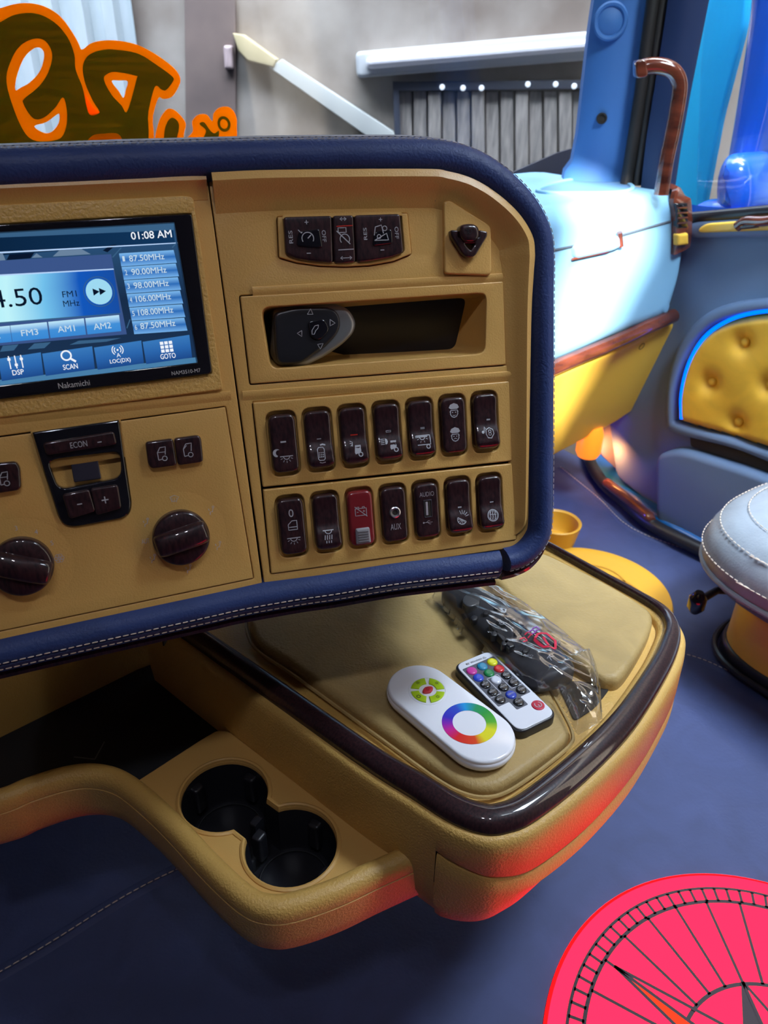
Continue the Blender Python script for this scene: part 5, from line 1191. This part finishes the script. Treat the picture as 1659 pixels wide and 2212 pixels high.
# shelf with cup holders
ZS = .265; SH = hor(ZS)
shelf = [(287, 1692), (434, 1597), (468, 1577), (494, 1578), (663, 1708), (844, 1812), (905, 1840), (890, 1850), (723, 1922), (640, 1948), (579, 1952), (520, 1930), (458, 1872), (374, 1782), (310, 1716)]
ca_ = V((-.1312, .4243)); cb_ = V((-.0701, .3781)); Rc = .0361
dd = (cb_-ca_).normalized(); th0 = atan2(dd.y, dd.x); gap = radians(30)
cup = [ca_+V((cos(a), sin(a)))*Rc for a in [th0+gap+(2*pi-2*gap)*k/40 for k in range(41)]]+[cb_+V((cos(a), sin(a)))*Rc for a in [th0+pi+gap+(2*pi-2*gap)*k/40 for k in range(41)]]
cup = ccw([tuple(p) for p in cup])
cupo = rnd(cup, .003, 2)
cupo = [tuple(p) for p in cupo]
mb = MB(); plate(mb, SH, rnd(SH.pp(shelf), .004), [cupo], -.012, 0, .0015, YEL)
# raised lip round the holes
mb.ring_loft([[SH.w(p[0], p[1], h) for p in inset(cup, o)] for o, h in ((-.0042, -.001), (-.0036, .0010), (-.002, .0020), (-.0006, .0014), (0, -.002), (.0002, -.010))], YEL, False, False)
mb.build('cup_holder_shelf', con)
mb = MB(); mb.ring_loft([[SH.w(p[0], p[1], h) for p in inset(cup, o)] for o, h in ((.0003, -.004), (.0012, -.012), (.002, -.046), (.004, -.049))], BLACK, False, True)
for c in (ca_, cb_):
    for r, h0_, h1_ in ((.029, -.0485, -.0470), ):
        plate(mb, SH, circle(r, 48, c.x, c.y), [circle(r-.0012, 48, c.x, c.y)], h0_, h1_, .0003, RUBBER)
    for a in (60, 150, 330):
        a = radians(a); p = c+V((cos(a), sin(a)))*(Rc-.006)
        pillow(mb, Fr(SH.w(p.x, p.y, -.025), (-sin(a), cos(a), 0), (-cos(a), -sin(a), 0)), rrect(.011, .03, .003), -.006, .002, .003, BLACK)
q = (ca_+cb_)/2; pillow(mb, SH.sub(q.x-.004, q.y-.006, th0), rrect(.012, .022, .004), -.05, -.034, .003, RUBBER)
mb.build('cup_insert', con)
RL = hor(.272)
rail_px = [(-160, 1762), (0, 1722), (60, 1698), (139, 1674), (199, 1668), (253, 1680), (301, 1712), (374, 1779), (458, 1869), (530, 1934), (579, 1954), (632, 1950), (723, 1920), (810, 1880), (906, 1838)]
rp = smooth([RL.at(x, y) for x, y in rail_px], False, 6)
RP = [(-8, -6), (-8, .5), (-6.5, 3.4), (-3, 5.0), (1, 4.8), (5, 2.8), (7.6, -1), (8.4, -6), (8.4, -9.6), (7.2, -10.4), (8.6, -11.2), (8.8, -30), (7.5, -44), (3, -52), (-4, -54), (-8, -50)]
mb = MB(); sweep(mb, rp, UP, [(a*mm, b*mm) for a, b in RP], YELG); mb.build('rail', con, sharp=45)
# storage bin with rubber mat
BN = hor(.25); binp = [(-260, 1700), (0, 1588), (271, 1455), (420, 1400), (600, 1560), (600, 1600), (480, 1650), (330, 1740), (240, 1690), (190, 1690), (60, 1730), (-260, 1800)]
mb = MB(); plate(mb, BN, BN.pp(binp), [], -.006, 0, .0008, RUBBER)
stroke(mb, _sf(BN, .0006), BN.pp([(160, 1636), (205, 1641), (226, 1603)]), .0012, mat('grey_mark', (.10, .10, .11), .5)); mb.build('rubber_mat', con)
mb = MB(); sweep(mb, pxs(hor(.352), [(352, 1388), (358, 1378), (355, 1368)]), UP, [(-.0006, -.004), (.0006, -.004), (.0006, .001), (-.0006, .001)], DARK); mb.build('shut_line', con)

# ================================================================== remote controls on the tray
# white touch remote, stadium shaped
A0 = V((.03754, .45561)); AX = V((.66125, -.75017)); RZ = .3420
WR_ = Fr((A0.x, A0.y, RZ), (AX.x, AX.y, 0), UP)
wr = thing('remote_control', 'white stadium shaped touch remote with a rainbow colour ring and green buttons', 'remote control', WR_.w(.025, 0, 0), 'remote controls lying on the leather tray')
def stadium(x0, x1, hw, n=24):
    return [(x1-hw+hw*cos(a), hw*sin(a)) for a in [-pi/2+pi*k/n for k in range(n+1)]]+[(x0+hw+hw*cos(a), hw*sin(a)) for a in [pi/2+pi*k/n for k in range(n+1)]]
so_ = stadium(-.0345, .0865, .0272); cyo = -.0015
so_ = [(a, b+cyo) for a, b in so_]
mb = MB()
mb.ring_loft([[WR_.w(p[0], p[1], h) for p in inset(ccw(so_), o)] for o, h in ((.006, .0012), (.003, .002), (.0006, .005), (-.0004, .008), (-.0002, .0105), (.0006, .0115))], WHITEP, True, True); mb.build('lower_shell', wr, sharp=50)
mb = MB(); pillow(mb, WR_, [tuple(p) for p in inset(ccw(so_), .0005)], .0112, .0150, .0022, WHITEP, steps=5, inner=3); ts_ = mb.build('top_shell', wr, sharp=60)
c1 = V((0, 0)); c2 = V((.0463, .0003)); h0 = .01505
# colour ring
def ringmat():
    m = bpy.data.materials.new('rainbow_ring'); m.use_nodes = True; nt = m.node_tree; b = nt.nodes['Principled BSDF']; b.inputs['Roughness'].default_value = .35
    u = N(nt, 'ShaderNodeUVMap'); sp = N(nt, 'ShaderNodeSeparateXYZ'); r = N(nt, 'ShaderNodeValToRGB'); nt.links.new(u.outputs[0], sp.inputs[0]); nt.links.new(sp.outputs[0], r.inputs[0]); nt.links.new(r.outputs[0], b.inputs['Base Color'])
    cs = [(0, (.01, .30, .04)), (.10, (.08, .42, .02)), (.17, (.75, .72, .01)), (.27, (.80, .70, .01)), (.33, (.75, .06, .01)), (.46, (.72, .015, .02)), (.54, (.62, .02, .30)), (.60, (.25, .02, .45)), (.66, (.04, .03, .50)), (.78, (.03, .08, .55)), (.84, (.01, .32, .70)), (.92, (.01, .30, .12)), (1, (.01, .30, .04))]
    r.color_ramp.elements[0].color = (*cs[0][1], 1); r.color_ramp.elements[1].color = (*cs[-1][1], 1)
    for p, c in cs[1:-1]: e = r.color_ramp.elements.new(p); e.color = (*c, 1)
    return m
mb = MB(); n = 96; ro, ri = .0213, .0130; a_off = radians(88)   # angle of green measured in the remote's frame
vs = []; uv = []
for k in range(n+1):
    a = a_off-2*pi*k/n
    for r in (ro, ri): vs.append(WR_.w(c2.x+r*cos(a), c2.y+r*sin(a), h0+.0002)); uv.append((k/n, 0 if r == ro else 1))
mb.add(vs, [[2*k, 2*k+2, 2*k+3, 2*k+1] for k in range(n)], ringmat(), uv); mb.build('colour_ring', ts_, normals=False)
GRN = mat('lime_button', (.42, .62, .01), .4)
mb = MB(); mb.ring_loft([[WR_.w(r*cos(2*pi*k/48), r*sin(2*pi*k/48), h) for k in range(48)] for r, h in ((.0160, .0148), (.0158, .0152), (.0145, .0153), (.0143, .0149))], WHITEP, False, False); mb.build('button_rim', ts_)
rot0 = atan2(-AX.y, AX.x)   # screen-up direction compensation
for k in range(4):
    a0_ = rot0+pi/2*k+radians(8); a1_ = rot0+pi/2*(k+1)-radians(8)
    P = [(.0138*cos(a0_+(a1_-a0_)*j/14), .0138*sin(a0_+(a1_-a0_)*j/14)) for j in range(15)]
    P += [(.0072*cos(a1_-(a1_-a0_)*j/10-radians(2)), .0072*sin(a1_-(a1_-a0_)*j/10-radians(2))) for j in range(11)]
    mb = MB(); plate(mb, WR_, P, [], .0145, .0160, .0004, GRN); gb = mb.build('green_button', ts_)
    am = (a0_+a1_)/2; S = _sf(WR_, .01615); cx, cy = .0110*cos(am), .0110*sin(am); mb = MB()
    ringp(mb, S, cx, cy, .0009 if k != 2 else .0014, .0005, BLACK, n=14)
    for j in range(8):
        b_ = j*pi/4; stroke(mb, S, [(cx+.0015*cos(b_), cy+.0015*sin(b_)), (cx+.0022*cos(b_), cy+.0022*sin(b_))], .0003, BLACK)
    mb.build('sun_symbol', gb, normals=False)
mb = MB(); al = rot0+radians(38)
P = []
for k in range(24):
    a = 2*pi*k/24; x = .0052*cos(a); y = .0036*sin(a)*(1-.25*abs(cos(a))); P.append((x*cos(al)-y*sin(al), x*sin(al)+y*cos(al)))
pillow(mb, WR_, P, .0145, .0168, .0012, mat('red_button', (.55, .03, .04), .35), inner=3); rb = mb.build('power_button', ts_)
mb = MB(); S = _sf(WR_, .0170); ringp(mb, S, 0, 0, .0012, .0003, BLACK, 60, 380); mb.build('power_symbol', rb, normals=False)

# mini keypad remote
M0 = V((.09542, .47438)); MX = V((.51554, -.85686))
MR = Fr((M0.x, M0.y, .3420), (MX.x, MX.y, 0), UP)
mr_ = thing('remote_control', 'small black and white wireless remote with seventeen round coloured and black keys', 'remote control', MR.w(.011, 0, 0), 'remote controls lying on the leather tray')
mb = MB(); pillow(mb, MR, rrect(.0895, .0405, .009, 8, .0110, 0), .0005, .0088, .0016, BLACK); mb.build('case', mr_)
mb = MB(); pillow(mb, MR, rrect(.0865, .0375, .0085, 8, .0110, 0), .0080, .0096, .0005, mat('white_face', (.70, .71, .78), .3)); fc = mb.build('face_plate', mr_)
GK = mat('grey_keyfield', (.10, .10, .125), .5); S = _sf(MR, .0098)
mb = MB(); y_ = .0168
P = [(-.0245, -y_), (-.0245, y_), (.0265, y_), (.0265, .0065), (.0365, .0065), (.0365, -.0055), (.0265, -.0055), (.0265, -y_)]
# field: long side right column ends earlier
P = [(-.0245, -y_), (-.0245, y_), (.0255, y_), (.0255, .0058), (.0355, .0058), (.0355, -.0058), (.0255, -.0058), (.0255, -y_)]
plate(mb, MR, rnd(P, .0012), [], .0090, .0098, .0001, GK); kf = mb.build('key_field', fc)
mb = MB(); S = _sf(MR, .0100); ln_ = mat('white_line', (.6, .6, .66), .5)
for L in ([(-.0042, y_*.99-.0), (.0148, y_*.99)], [(.0148, y_), (.0148, .0056), (-.0042+.0003, .0056)], [(-.0044, .0056), (-.0044, -.0056), (.0148, -.0056), (.0148, -y_)]): stroke(mb, S, L, .0005, ln_)
mb.build('outline_print', kf, normals=False)
def key(x, y, colr, nm, label=None, txt=None, sgn=None):
    mt = colr if not isinstance(colr, tuple) else mat('key_'+nm, colr, .35, coat=.3)
    mb = MB(); pillow(mb, MR, circle(.0047, 24, x, y), .0092, .0114, .0018, mt, inner=3); k = mb.build(nm, kf)
    if label: k['label'] = label
    if txt:
        mb = MB(); S = _sf(MR, .01158); text(mb, S, txt, x, y, .0017, ICON, .0064, -pi/2+pi)
        if sgn: text(mb, S, sgn, x-.0024, y, .0010 if sgn == '+' else .0003, ICON, .0011, pi/2)
        mb.build('key_text', k, normals=False)
BK = mat('key_black', (.012, .012, .015), .25, coat=.5)
X = [-.0187, -.0092, .0004, .0104, .0202, .0300]; Yc = [.0110, .0002, -.0110]
key(X[0], Yc[0], (.72, .68, .01), 'yellow_key', 'yellow key'); key(X[0], Yc[1], (.02, .22, .38), 'cyan_key', 'cyan key'); key(X[0], Yc[2], (.55, .04, .30), 'pink_key', 'pink key')
key(X[1], Yc[0], (.60, .02, .03), 'red_key', 'red key'); key(X[1], Yc[1], (.01, .20, .06), 'green_key', 'green key'); key(X[1], Yc[2], (.02, .06, .50), 'blue_key', 'blue key')
key(X[2], Yc[0], BK, 'black_key', None, 'COLOR', '-'); key(X[2], Yc[1], (.62, .64, .74), 'white_key', 'white key'); key(X[2], Yc[2], BK, 'black_key', None, 'BRIGHT', '-')
key(X[3], Yc[0], BK, 'black_key', None, 'COLOR', '+'); key(X[3], Yc[1], BK, 'black_key', None, 'MODE', '-'); key(X[3], Yc[2], BK, 'black_key', None, 'BRIGHT', '+')
key(X[4], Yc[0], BK, 'black_key', None, 'SPEED', '-'); key(X[4], Yc[1], (.02, .05, .42), 'demo_key', 'blue demo key', 'DEMO'); key(X[4], Yc[2], BK, 'black_key', None, 'SPEED', '+')
key(X[5], Yc[1], BK, 'black_key', None, 'MODE', '+')
mb = MB(); pillow(mb, MR, circle(.0054, 28, .0402, .0120), .0092, .0104, .0008, mat('power_red', (.50, .02, .05), .35)); pk_ = mb.build('power_key', fc)
mb = MB(); S = _sf(MR, .0106); ringp(mb, S, .0402, .0120, .0028, .0006, ICON, 215, 505); stroke(mb, S, [(.0402, .0120), (.0432, .0120)], .0006, ICON); mb.build('power_symbol', pk_, normals=False)
mb = MB(); text(mb, _sf(MR, .0098), 'RF Wireless', -.0276, -.002, .0024, mat('black_lettering', (.02, .02, .03), .5), .0160, pi/2)
for r in (.001, .002, .003): ringp(mb, _sf(MR, .0098), -.0288, .0085, r, .0004, MATS['black_lettering'], -40, 40, 8)
mb.build('lettering', fc, normals=False)

# long black television remote in a clear bag
TVF = hor(.350); 
tvp = [(955, 1268), (1010, 1262), (1060, 1276), (1110, 1304), (1160, 1342), (1205, 1388), (1236, 1424), (1242, 1440), (1230, 1452), (1196, 1462), (1160, 1466), (1130, 1448), (1085, 1402), (1030, 1348), (985, 1304)]
tv = thing('remote_control', 'long black television remote wrapped in a clear crinkled plastic bag', 'remote control', hor(.344).at(1110, 1390), 'remote controls lying on the leather tray')
e0 = V(TVF.uv(990, 1275)); e1 = V(TVF.uv(1205, 1450)); tx = (e1-e0).normalized()
TV = Fr(TVF.w(*((e0+e1)/2)), (tx.x, tx.y, 0), UP)
mb = MB(); to_ = [tuple(p) for p in smooth(TV.pp(tvp, .012), True, 4)]
pillow(mb, TV, densify(to_, .006), -.003, lambda u, v: .0145-7.0*v*v, .007, mat('remote_black', (.035, .035, .042), .40), steps=5, inner=7); mb.build('body', tv, sharp=60)
def tvb(px, nm='key', h=.0165, m=None, r=.0018):
    mb = MB(); pillow(mb, TV, smooth([V(p) for p in TV.pp(px, .014)], True, 3), .010, h, .0012, m or BLACK, inner=3); return mb.build(nm, tv)
tvb([(1000, 1300), (1010, 1290), (1028, 1288), (1038, 1298), (1032, 1312), (1012, 1318), (1000, 1310)], 'wheel', .0185, mat('wheel_grey', (.05, .05, .055), .3))
for x, y in ((1024, 1338), (1050, 1325), (1074, 1314), (1118, 1368), (1142, 1356), (1160, 1372), (1202, 1392), (1068, 1372), (1090, 1392), (1135, 1408)):
    tvb([(x-8, y+3), (x-4, y-4), (x+6, y-6), (x+9, y-1), (x+4, y+5), (x-4, y+6)])
tvb([(1072, 1350), (1076, 1341), (1094, 1338), (1100, 1344), (1094, 1352), (1078, 1356)]); tvb([(1084, 1330), (1090, 1322), (1102, 1326), (1128, 1344), (1132, 1352), (1120, 1352), (1092, 1338)]); tvb([(1058, 1358), (1066, 1352), (1110, 1392), (1104, 1402), (1094, 1398)])
mb = MB(); S = _sf(TV, .0168); c_ = TV.uv(1084, 1346, .0168); ringp(mb, S, *c_, .0019, .0006, ICON); stroke(mb, S, [c_, (c_[0]-.004, c_[1]+.002)], .0006, ICON)
for s_, x, y in (('+', 1096, 1328), ('-', 1122, 1346), ('P', 1110, 1338)): c_ = TV.uv(x, y, .0168); text(mb, S, s_, *c_, .003 if s_ != '-' else .0006, ICON, .0022, -radians(10))
for s_, x, y, w in (('VOL', 1062, 1362, .007), ('INFO', 1142, 1412, .008)): c_ = TV.uv(x, y, .0168); text(mb, _sf(TV, .0150), s_, *c_, .0022, ICON, w, radians(50))
c_ = TV.uv(1190, 1420, .015); text(mb, _sf(TV, .0148), 'K', *c_, .006, ICON, .005, radians(20)); mb.build('key_symbols', tv, normals=False)
# clear plastic bag
def bagmat():
    m = bpy.data.materials.new('clear_film'); m.use_nodes = True; nt = m.node_tree
    for n_ in list(nt.nodes): nt.nodes.remove(n_)
    o = N(nt, 'ShaderNodeOutputMaterial'); t = N(nt, 'ShaderNodeBsdfTransparent'); t.inputs[0].default_value = (.90, .90, .92, 1)
    g = N(nt, 'ShaderNodeBsdfGlossy'); g.inputs['Roughness'].default_value = .12; g.inputs[0].default_value = (1, .98, .95, 1)
    d = N(nt, 'ShaderNodeBsdfTranslucent'); d.inputs[0].default_value = (.8, .78, .75, 1)
    lw = N(nt, 'ShaderNodeLayerWeight'); lw.inputs[0].default_value = .35
    x1 = N(nt, 'ShaderNodeMixShader'); x2 = N(nt, 'ShaderNodeMixShader'); x1.inputs[0].default_value = .13
    nt.links.new(t.outputs[0], x1.inputs[1]); nt.links.new(d.outputs[0], x1.inputs[2])
    mr2 = N(nt, 'ShaderNodeMapRange'); mr2.inputs[3].default_value = .06; mr2.inputs[4].default_value = .55; nt.links.new(lw.outputs[1], mr2.inputs[0]); nt.links.new(mr2.outputs[0], x2.inputs[0])
    nt.links.new(x1.outputs[0], x2.inputs[1]); nt.links.new(g.outputs[0], x2.inputs[2]); nt.links.new(x2.outputs[0], o.inputs[0])
    return m
bagp = [(938, 1272), (1000, 1262), (1066, 1270), (1108, 1292), (1150, 1316), (1200, 1352), (1246, 1392), (1278, 1420), (1292, 1452), (1298, 1500), (1298, 1540), (1262, 1562), (1250, 1566), (1238, 1540), (1222, 1512), (1206, 1490), (1170, 1482), (1120, 1452), (1060, 1404), (1005, 1360), (985, 1330), (960, 1300)]
from mathutils import noise
bo = [tuple(p) for p in smooth(TV.pp(bagp, .006), True, 4)]
u1 = TV.uv(1225, 1440, .01)[0]
def bagH(u, v):
    n1 = noise.noise(V((u*40, v*60, 1))); n2 = abs(noise.noise(V((u*18+v*30, v*95-u*30, 7)))); n3 = abs(noise.noise(V((u*90, v*90, 3))))
    base = .0185-5.0*v*v if u < u1 else .0185-(u-u1)*.15
    k = 1 if u < u1 else 2.2
    return max(.004, base+(.0010*n1+.0045*(.3-n2)+.0006*(.3-n3))*k)
mb = MB(); BAGM = bagmat(); hfield(mb, TV, bo, bagH, BAGM, -.002, .010, 120)
bag = mb.build('plastic_bag', sharp=70); tag(bag, 'clear crinkled plastic bag around the long black remote on the tray', 'bag')
mb = MB(); q = [(1135, 1392), (1175, 1368)]
S = lambda u, v: TV.w(u, v, bagH(u, v)+.0004); RP_ = mat('red_print_bag', (.65, .02, .06), .5); PPR = mat('purple_print_bag', (.25, .06, .4), .5)
c_ = V(TV.uv(1178, 1385, .018)); stroke(mb, S, [(c_.x+.011*cos(a)*(.9 if k_ % 2 else 1.1), c_.y+.008*sin(a)) for k_, a in enumerate([radians(60*k) for k in range(7)])], .0022, RP_)
stroke(mb, S, [(c_.x-.004, c_.y+.001), (c_.x+.006, c_.y-.002)], .002, RP_)
for j, (x, y) in enumerate([(1132, 1382), (1142, 1374), (1150, 1368), (1158, 1362)]):
    c2_ = V(TV.uv(x, y, .018)); stroke(mb, S, [(c2_.x-.003, c2_.y-.002), (c2_.x-.003, c2_.y+.003), (c2_.x+.001, c2_.y+.003), (c2_.x+.001, c2_.y-.002)], .0011, RP_ if j < 2 else PPR)
mb.build('bag_print', bag, normals=False)
